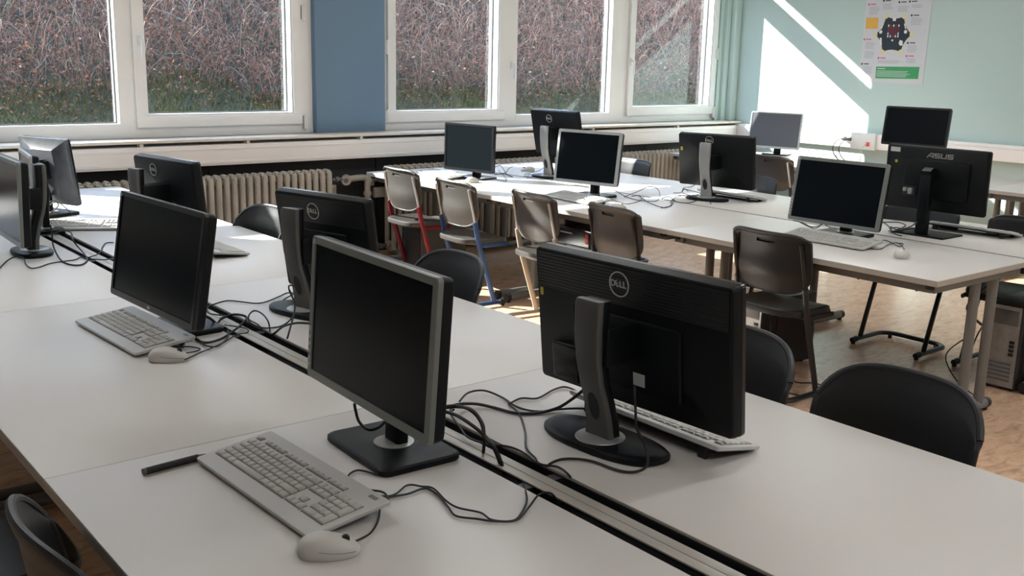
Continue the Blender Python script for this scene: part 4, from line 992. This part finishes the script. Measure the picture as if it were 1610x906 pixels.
# ------------------------------------------------------------------ cables (each belongs to the thing it comes out of)
CABLES = [
  ('M1', 0.0045, 'power_cable', [(1.306, 1.947, 0.84), (1.375, 1.962, 0.815), (1.419, 1.954, 0.81), (1.404, 1.876, 0.825), (1.419, 1.855, 0.8), (1.393, 1.805, 0.78), (1.408, 1.829, 0.71)]) ,
  ('M1', 0.005, 'video_cable', [(1.309, 1.953, 0.83), (1.383, 1.972, 0.8), (1.388, 1.912, 0.805), (1.386, 1.844, 0.8), (1.389, 1.792, 0.785), (1.378, 1.737, 0.77), (1.398, 1.73, 0.71)]) ,
  ('M1', 0.0045, 'usb_cable', [(1.329, 1.947, 0.82), (1.406, 1.98, 0.8), (1.435, 1.968, 0.8), (1.425, 1.896, 0.815), (1.406, 1.83, 0.805), (1.387, 1.793, 0.785), (1.381, 1.75, 0.77), (1.402, 1.742, 0.71)]) ,
  ('M7', 0.0048, 'video_cable', [(1.456, 2.027, 0.76), (1.5, 2.076, 0.76), (1.565, 2.074, 0.752), (1.602, 2.033, 0.745), (1.621, 1.971, 0.745), (1.669, 1.937, 0.745), (1.726, 1.921, 0.752), (1.76, 1.897, 0.78), (1.782, 1.875, 0.81)]) ,
  ('M7', 0.0032, 'usb_cable', [(1.546, 2.113, 0.752), (1.602, 2.15, 0.755), (1.654, 2.146, 0.752), (1.671, 2.085, 0.745), (1.656, 2.014, 0.745), (1.664, 1.964, 0.745), (1.695, 1.934, 0.745), (1.731, 1.927, 0.745), (1.766, 1.894, 0.75), (1.792, 1.867, 0.75), (1.809, 1.83, 0.75)]) ,
  ('M7', 0.003, 'audio_cable', [(1.648, 2.03, 0.748), (1.709, 2.053, 0.745), (1.746, 2.028, 0.745), (1.831, 2.058, 0.745), (1.875, 2.056, 0.745), (1.864, 1.985, 0.75), (1.857, 1.937, 0.75), (1.854, 1.877, 0.75)]) ,
  ('K4', 0.0026, 'cord', [(1.648, 2.03, 0.746), (1.625, 1.958, 0.745), (1.557, 1.851, 0.745), (1.49, 1.766, 0.745), (1.466, 1.704, 0.745), (1.452, 1.677, 0.745), (1.49, 1.687, 0.72)]) ,
  ('M7', 0.003, 'power_cable', [(1.497, 2.069, 0.752), (1.48, 2.061, 0.745), (1.442, 1.968, 0.745), (1.417, 1.9, 0.745), (1.429, 1.834, 0.745), (1.452, 1.785, 0.75), (1.465, 1.739, 0.744), (1.45, 1.671, 0.745), (1.473, 1.633, 0.745), (1.464, 1.588, 0.745), (1.479, 1.573, 0.72)]) ,
  ('M7', 0.0036, 'charging_cable', [(1.602, 1.529, 0.94), (1.616, 1.541, 0.91), (1.621, 1.541, 0.88), (1.637, 1.55, 0.83), (1.644, 1.53, 0.795), (1.625, 1.499, 0.775), (1.618, 1.5, 0.752), (1.591, 1.511, 0.745), (1.57, 1.541, 0.745), (1.558, 1.616, 0.745), (1.52, 1.658, 0.745), (1.477, 1.659, 0.745), (1.466, 1.667, 0.73)]) ,
  ('mouse1', 0.0024, 'cord', [(0.998, 1.847, 0.744), (1.002, 1.827, 0.745), (1.074, 1.724, 0.745), (1.14, 1.747, 0.745), (1.162, 1.724, 0.745), (1.177, 1.7, 0.745), (1.163, 1.634, 0.745), (1.163, 1.591, 0.745), (1.186, 1.545, 0.745), (1.185, 1.504, 0.745), (1.217, 1.477, 0.745), (1.262, 1.501, 0.745), (1.307, 1.542, 0.745), (1.376, 1.639, 0.73)]) ,
  ('K1', 0.0026, 'cord', [(1.011, 1.708, 0.745), (1.062, 1.72, 0.745), (1.115, 1.709, 0.745), (1.163, 1.711, 0.745), (1.166, 1.669, 0.745), (1.149, 1.607, 0.745), (1.137, 1.562, 0.745), (1.162, 1.527, 0.745), (1.188, 1.494, 0.745), (1.225, 1.475, 0.745), (1.285, 1.508, 0.745), (1.334, 1.534, 0.75), (1.358, 1.523, 0.75), (1.38, 1.525, 0.72)]) ,
  ('mouse1', 0.0024, 'cord', [(0.908, 1.572, 0.752), (0.957, 1.597, 0.745), (0.997, 1.633, 0.745), (1.029, 1.678, 0.745)]) ,
  ('K1', 0.0026, 'cord_loop', [(1.049, 1.848, 0.745), (1.071, 1.872, 0.745), (1.093, 1.881, 0.745), (1.106, 1.868, 0.745), (1.119, 1.831, 0.745)]) ,
  ('K1', 0.0026, 'cord_end', [(1.051, 1.784, 0.745), (1.079, 1.749, 0.745), (1.07, 1.712, 0.745), (1.054, 1.692, 0.745)]) ,
  ('M1', 0.004, 'power_lead', [(1.18, 2.035, 0.84), (1.186, 2.04, 0.82), (1.196, 2.041, 0.79), (1.2, 2.006, 0.78), (1.212, 1.981, 0.79), (1.194, 1.917, 0.83)]) ,
  ('mouse2', 0.0024, 'cord', [(1.124, 2.952, 0.752), (1.17, 2.976, 0.745), (1.191, 2.994, 0.745), (1.182, 3.024, 0.745), (1.163, 3.046, 0.745), (1.128, 3.067, 0.745)]) ,
  ('mouse2', 0.0024, 'cord_tail', [(1.103, 2.894, 0.75), (1.146, 2.934, 0.745), (1.176, 2.957, 0.745), (1.212, 2.976, 0.745), (1.279, 3.022, 0.745), (1.352, 3.084, 0.745), (1.392, 3.091, 0.745), (1.41, 3.13, 0.745), (1.402, 3.169, 0.745), (1.37, 3.194, 0.75), (1.412, 3.33, 0.72)]) ,
  ('M2', 0.0045, 'power_cable', [(1.203, 3.12, 0.76), (1.224, 3.091, 0.745), (1.236, 3.049, 0.745), (1.287, 3.064, 0.745), (1.349, 3.12, 0.745), (1.419, 3.188, 0.75), (1.466, 3.256, 0.75), (1.447, 3.268, 0.76), (1.422, 3.284, 0.76), (1.393, 3.301, 0.745), (1.373, 3.292, 0.73)]) ,
  ('M2', 0.0048, 'video_cable', [(1.276, 3.204, 0.79), (1.293, 3.208, 0.79), (1.315, 3.216, 0.78), (1.349, 3.235, 0.75), (1.357, 3.2, 0.745), (1.374, 3.204, 0.73)]) ,
  ('K2', 0.0028, 'cord', [(1.351, 3.152, 0.745), (1.325, 3.087, 0.745), (1.287, 3.032, 0.745), (1.244, 2.992, 0.745), (1.221, 3.015, 0.745), (1.229, 3.095, 0.745), (1.237, 3.179, 0.745)]) ,
  ('M6', 0.003, 'power_cable', [(1.738, 3.43, 0.77), (1.752, 3.518, 0.75), (1.711, 3.502, 0.745), (1.63, 3.45, 0.745), (1.59, 3.449, 0.745), (1.558, 3.498, 0.745), (1.522, 3.544, 0.745), (1.466, 3.522, 0.745), (1.422, 3.488, 0.745), (1.393, 3.403, 0.745), (1.413, 3.356, 0.745), (1.469, 3.402, 0.72)]) ,
  ('M6', 0.0028, 'usb_cable', [(1.466, 3.125, 0.73), (1.464, 3.159, 0.745), (1.46, 3.218, 0.75), (1.472, 3.292, 0.75), (1.453, 3.338, 0.745), (1.396, 3.317, 0.745)]) ,
  ('M6', 0.003, 'audio_cable', [(1.468, 3.078, 0.73), (1.467, 3.089, 0.77), (1.481, 3.161, 0.78), (1.48, 3.22, 0.78), (1.454, 3.21, 0.77), (1.449, 3.194, 0.75), (1.456, 3.133, 0.745), (1.477, 3.104, 0.745), (1.521, 3.105, 0.745), (1.547, 3.083, 0.77), (1.565, 3.091, 0.8), (1.57, 3.11, 0.83), (1.575, 3.145, 0.85), (1.576, 3.148, 0.87), (1.594, 3.136, 0.87)]) ,
  ('M6', 0.0035, 'video_cable', [(1.467, 2.962, 0.73), (1.492, 2.981, 0.77), (1.554, 3.067, 0.81), (1.568, 3.112, 0.84), (1.568, 3.133, 0.86)]) ,
  ('M6', 0.0045, 'thick_cable', [(1.607, 3.064, 0.75), (1.565, 3.077, 0.755), (1.504, 3.048, 0.76), (1.466, 3.029, 0.75), (1.466, 3.064, 0.73)]) ,
  ('M6', 0.0028, 'thin_cable', [(1.729, 3.416, 0.77), (1.682, 3.419, 0.75), (1.633, 3.384, 0.745), (1.602, 3.333, 0.745), (1.599, 3.291, 0.745)]) ,
  ('M3', 0.0032, 'power_cable', [(0.94, 4.486, 0.745), (0.99, 4.606, 0.745), (1.055, 4.752, 0.745), (1.101, 4.792, 0.75), (1.115, 4.736, 0.75), (1.096, 4.624, 0.745), (1.093, 4.528, 0.745), (1.125, 4.532, 0.745), (1.179, 4.584, 0.745), (1.231, 4.601, 0.745), (1.292, 4.614, 0.745), (1.33, 4.656, 0.745), (1.337, 4.612, 0.745), (1.362, 4.583, 0.745), (1.4, 4.546, 0.745), (1.435, 4.563, 0.745)]) ,
  ('M3b', 0.004, 'power_cable', [(1.245, 4.777, 0.88), (1.25, 4.776, 0.84), (1.256, 4.802, 0.8), (1.248, 4.744, 0.77), (1.241, 4.634, 0.745), (1.247, 4.516, 0.745), (1.284, 4.492, 0.745), (1.337, 4.586, 0.745), (1.357, 4.69, 0.75), (1.358, 4.788, 0.77), (1.344, 4.807, 0.8), (1.374, 4.936, 0.81), (1.375, 5.067, 0.8), (1.361, 5.184, 0.77), (1.345, 5.298, 0.745)]) ,
  ('M4', 0.003, 'usb_cable', [(1.565, 4.939, 0.745), (1.532, 4.944, 0.745), (1.481, 4.841, 0.745), (1.447, 4.747, 0.745), (1.404, 4.677, 0.745), (1.368, 4.645, 0.745), (1.363, 4.672, 0.73)]) ,
  ('M4', 0.0038, 'video_cable', [(1.486, 5.672, 0.84), (1.508, 5.654, 0.86), (1.532, 5.694, 0.83), (1.509, 5.743, 0.79), (1.44, 5.657, 0.76), (1.401, 5.594, 0.745)]) ,
  ('M4', 0.003, 'power_cable', [(1.465, 5.616, 0.86), (1.487, 5.615, 0.87), (1.547, 5.731, 0.84), (1.611, 5.838, 0.79), (1.645, 5.845, 0.75)]) ,
  ('M8', 0.0028, 'power_cable', [(5.168, 6.632, 0.76), (5.262, 6.667, 0.77), (5.243, 6.594, 0.745), (5.04, 6.291, 0.745), (4.985, 6.154, 0.745), (5.043, 6.318, 0.745), (4.982, 6.392, 0.745)]) ,
  ('M8', 0.0028, 'usb_cable', [(4.95, 6.338, 0.745), (5.123, 6.419, 0.745), (5.257, 6.54, 0.76), (5.403, 6.627, 0.77), (5.466, 6.644, 0.77), (5.511, 6.614, 0.76)]) ,
  ('M8', 0.0026, 'video_cable', [(4.787, 6.152, 0.745), (4.765, 6.034, 0.745), (4.772, 5.966, 0.745), (4.948, 6.221, 0.75), (5.092, 6.474, 0.76)]) ,
  ('M9', 0.0028, 'usb_cable', [(5.162, 6.227, 0.745), (5.279, 6.288, 0.75), (5.341, 6.272, 0.76), (5.499, 6.39, 0.77), (5.557, 6.412, 0.78)]) ,
  ('M9', 0.003, 'power_cable', [(5.092, 6.152, 0.745), (5.124, 6.081, 0.745), (5.244, 6.135, 0.75), (5.259, 6.064, 0.745), (5.213, 5.925, 0.745), (5.094, 5.831, 0.745)]) ,
  ('M9', 0.003, 'video_cable', [(5.024, 6.026, 0.745), (5.183, 6.195, 0.75), (5.166, 6.086, 0.745), (5.15, 5.959, 0.745), (5.144, 5.857, 0.745), (5.268, 6.032, 0.745)]) ,
  ('M10', 0.0028, 'power_cable', [(5.117, 5.189, 0.75), (4.946, 4.89, 0.745), (4.891, 4.717, 0.745), (4.956, 4.631, 0.745), (5.123, 4.748, 0.75), (5.285, 4.919, 0.77), (5.287, 5.0, 0.78), (5.149, 4.97, 0.76), (4.921, 4.883, 0.745)]) ,
  ('K6', 0.0026, 'cord', [(4.646, 4.808, 0.745), (4.741, 4.803, 0.745), (4.703, 4.631, 0.745), (4.902, 4.711, 0.745), (5.035, 4.85, 0.75), (4.992, 4.885, 0.745)]) ,
  ('M10', 0.0028, 'usb_cable', [(5.057, 4.88, 0.745), (4.86, 4.588, 0.745), (4.789, 4.395, 0.745), (4.96, 4.483, 0.745), (5.218, 4.695, 0.75), (5.299, 4.702, 0.75), (5.278, 4.65, 0.745)]) ,
  ('M11', 0.0028, 'thin_cable', [(5.352, 4.834, 0.75), (5.413, 4.822, 0.75), (5.454, 4.826, 0.77), (5.399, 4.744, 0.77)]) ,
  ('M11', 0.0032, 'power_cable', [(5.626, 4.831, 0.82), (5.435, 4.743, 0.8), (5.458, 4.831, 0.78), (5.418, 4.805, 0.75), (5.416, 4.699, 0.745), (5.54, 4.717, 0.77), (5.622, 4.802, 0.8)]) ,
  ('M11', 0.003, 'usb_cable', [(5.067, 4.679, 0.745), (5.209, 4.742, 0.745), (5.065, 4.542, 0.745), (5.093, 4.458, 0.745), (5.296, 4.549, 0.745), (5.495, 4.654, 0.745), (5.462, 4.694, 0.76), (5.443, 4.771, 0.77), (5.366, 4.761, 0.79)]) ,
  ('M11', 0.003, 'video_cable', [(4.759, 4.391, 0.745), (4.901, 4.436, 0.745), (5.081, 4.601, 0.745), (5.323, 4.708, 0.75), (5.281, 4.557, 0.745), (5.26, 4.43, 0.745), (5.121, 4.299, 0.73)]) ,
  ('K7', 0.0026, 'cord', [(4.605, 2.839, 0.745), (4.763, 2.897, 0.745), (4.92, 2.943, 0.745), (4.873, 2.863, 0.745), (4.818, 2.79, 0.745), (4.907, 2.824, 0.745), (4.897, 2.854, 0.745)]) ,
  ('mouse6', 0.0022, 'cord', [(4.729, 2.711, 0.752), (4.859, 2.804, 0.745), (4.909, 2.867, 0.745), (4.801, 2.847, 0.745), (4.673, 2.807, 0.745), (4.629, 2.824, 0.745), (4.684, 2.864, 0.745), (4.785, 2.9, 0.745)]) ,
  ('M12', 0.0028, 'usb_cable', [(4.983, 3.568, 0.76), (5.02, 3.526, 0.75), (4.964, 3.432, 0.745), (5.02, 3.418, 0.745), (5.091, 3.442, 0.75), (5.034, 3.35, 0.745)]) ,
  ('M12', 0.003, 'power_cable', [(4.986, 3.537, 0.76), (4.975, 3.466, 0.745), (4.929, 3.394, 0.745), (4.967, 3.391, 0.745), (5.019, 3.393, 0.76)]) ,
  ('M12', 0.0026, 'video_cable', [(4.985, 3.197, 0.76), (5.017, 3.167, 0.745), (4.952, 3.088, 0.745)]) ,
  ('M13', 0.0034, 'usb_cable', [(5.498, 3.327, 0.745), (5.453, 3.261, 0.745), (5.312, 3.142, 0.745), (5.173, 3.034, 0.745), (5.137, 2.97, 0.744)]) ,
  ('M13', 0.0034, 'video_cable', [(5.469, 3.302, 0.745), (5.527, 3.28, 0.745), (5.532, 3.22, 0.75), (5.399, 3.104, 0.76), (5.222, 3.053, 0.76), (5.289, 3.13, 0.76), (5.161, 3.045, 0.75)]) ,
  ('M13', 0.004, 'power_cable', [(5.278, 3.128, 0.75), (5.223, 3.06, 0.77), (5.112, 2.949, 0.79), (5.05, 2.869, 0.82), (4.975, 2.797, 0.86)]) ,
  ('M13', 0.003, 'thin_cable', [(5.222, 3.099, 0.745), (5.175, 3.024, 0.76), (5.208, 2.992, 0.77), (5.27, 2.993, 0.77), (5.406, 3.046, 0.745)]) ,
  ('M14', 0.0035, 'power_cable', [(9.07, 6.46, 0.79), (8.982, 6.356, 0.8), (8.859, 6.226, 0.79), (9.006, 6.296, 0.74)]) ,
  ('M14', 0.0035, 'video_cable', [(8.054, 5.505, 0.84), (8.182, 5.558, 0.84), (8.259, 5.557, 0.84), (8.399, 5.614, 0.82), (8.689, 5.773, 0.77)]) ,
]
OWN = {'mouse1': m1, 'mouse2': m2, 'mouse6': m6}
for k, c in mons.items(): OWN[k] = c['obj']
for k, o in kb.items(): OWN['K%d' % k] = o
for own, rad, nm, pts in CABLES:
    o_ = OWN[own]
    b = B(); b.tube(smooth_path(pts, 6), rad*.9, 7); c = b.build(nm, M_RUBBER, o_)
    c.matrix_parent_inverse = (Matrix.Translation(o_.location) @ Matrix.Rotation(o_.rotation_euler.z, 4, 'Z')).inverted()
# cords on the floor and behind the towers
def floor_cord(pts, label, r=.004):
    b = B(); b.tube(smooth_path(pts, 6), r, 7); tag(b.build('floor_cable', M_RUBBER), label, 'cable', 'cables on the floor')
floor_cord([(4.44, 3.27, .30), (4.42, 3.20, .10), (4.45, 3.10, .01), (4.52, 3.02, .006), (4.52, 2.90, .006), (4.42, 2.84, .006), (4.30, 2.92, .006), (4.26, 3.10, .006), (4.33, 3.24, .006)], 'black cable looped on the floor under the black chair')
floor_cord([(5.10, 2.42, .42), (5.00, 2.43, .30), (4.96, 2.44, .10), (4.90, 2.36, .006), (4.80, 2.26, .006), (4.62, 2.20, .006), (4.45, 2.10, .006)], 'black cable running along the floor from the bare metal tower')
floor_cord([(5.11, 2.46, .36), (5.02, 2.50, .45), (5.02, 2.44, .55), (5.06, 2.38, .62), (5.085, 2.36, .69)], 'black cables rising behind the metal tower to the cable channel', .007)
floor_cord([(5.10, 2.50, .30), (4.98, 2.56, .20), (4.99, 2.50, .08), (5.04, 2.42, .006), (4.96, 2.30, .006)], 'thin grey cable bulging beside the bare metal tower', .0035)
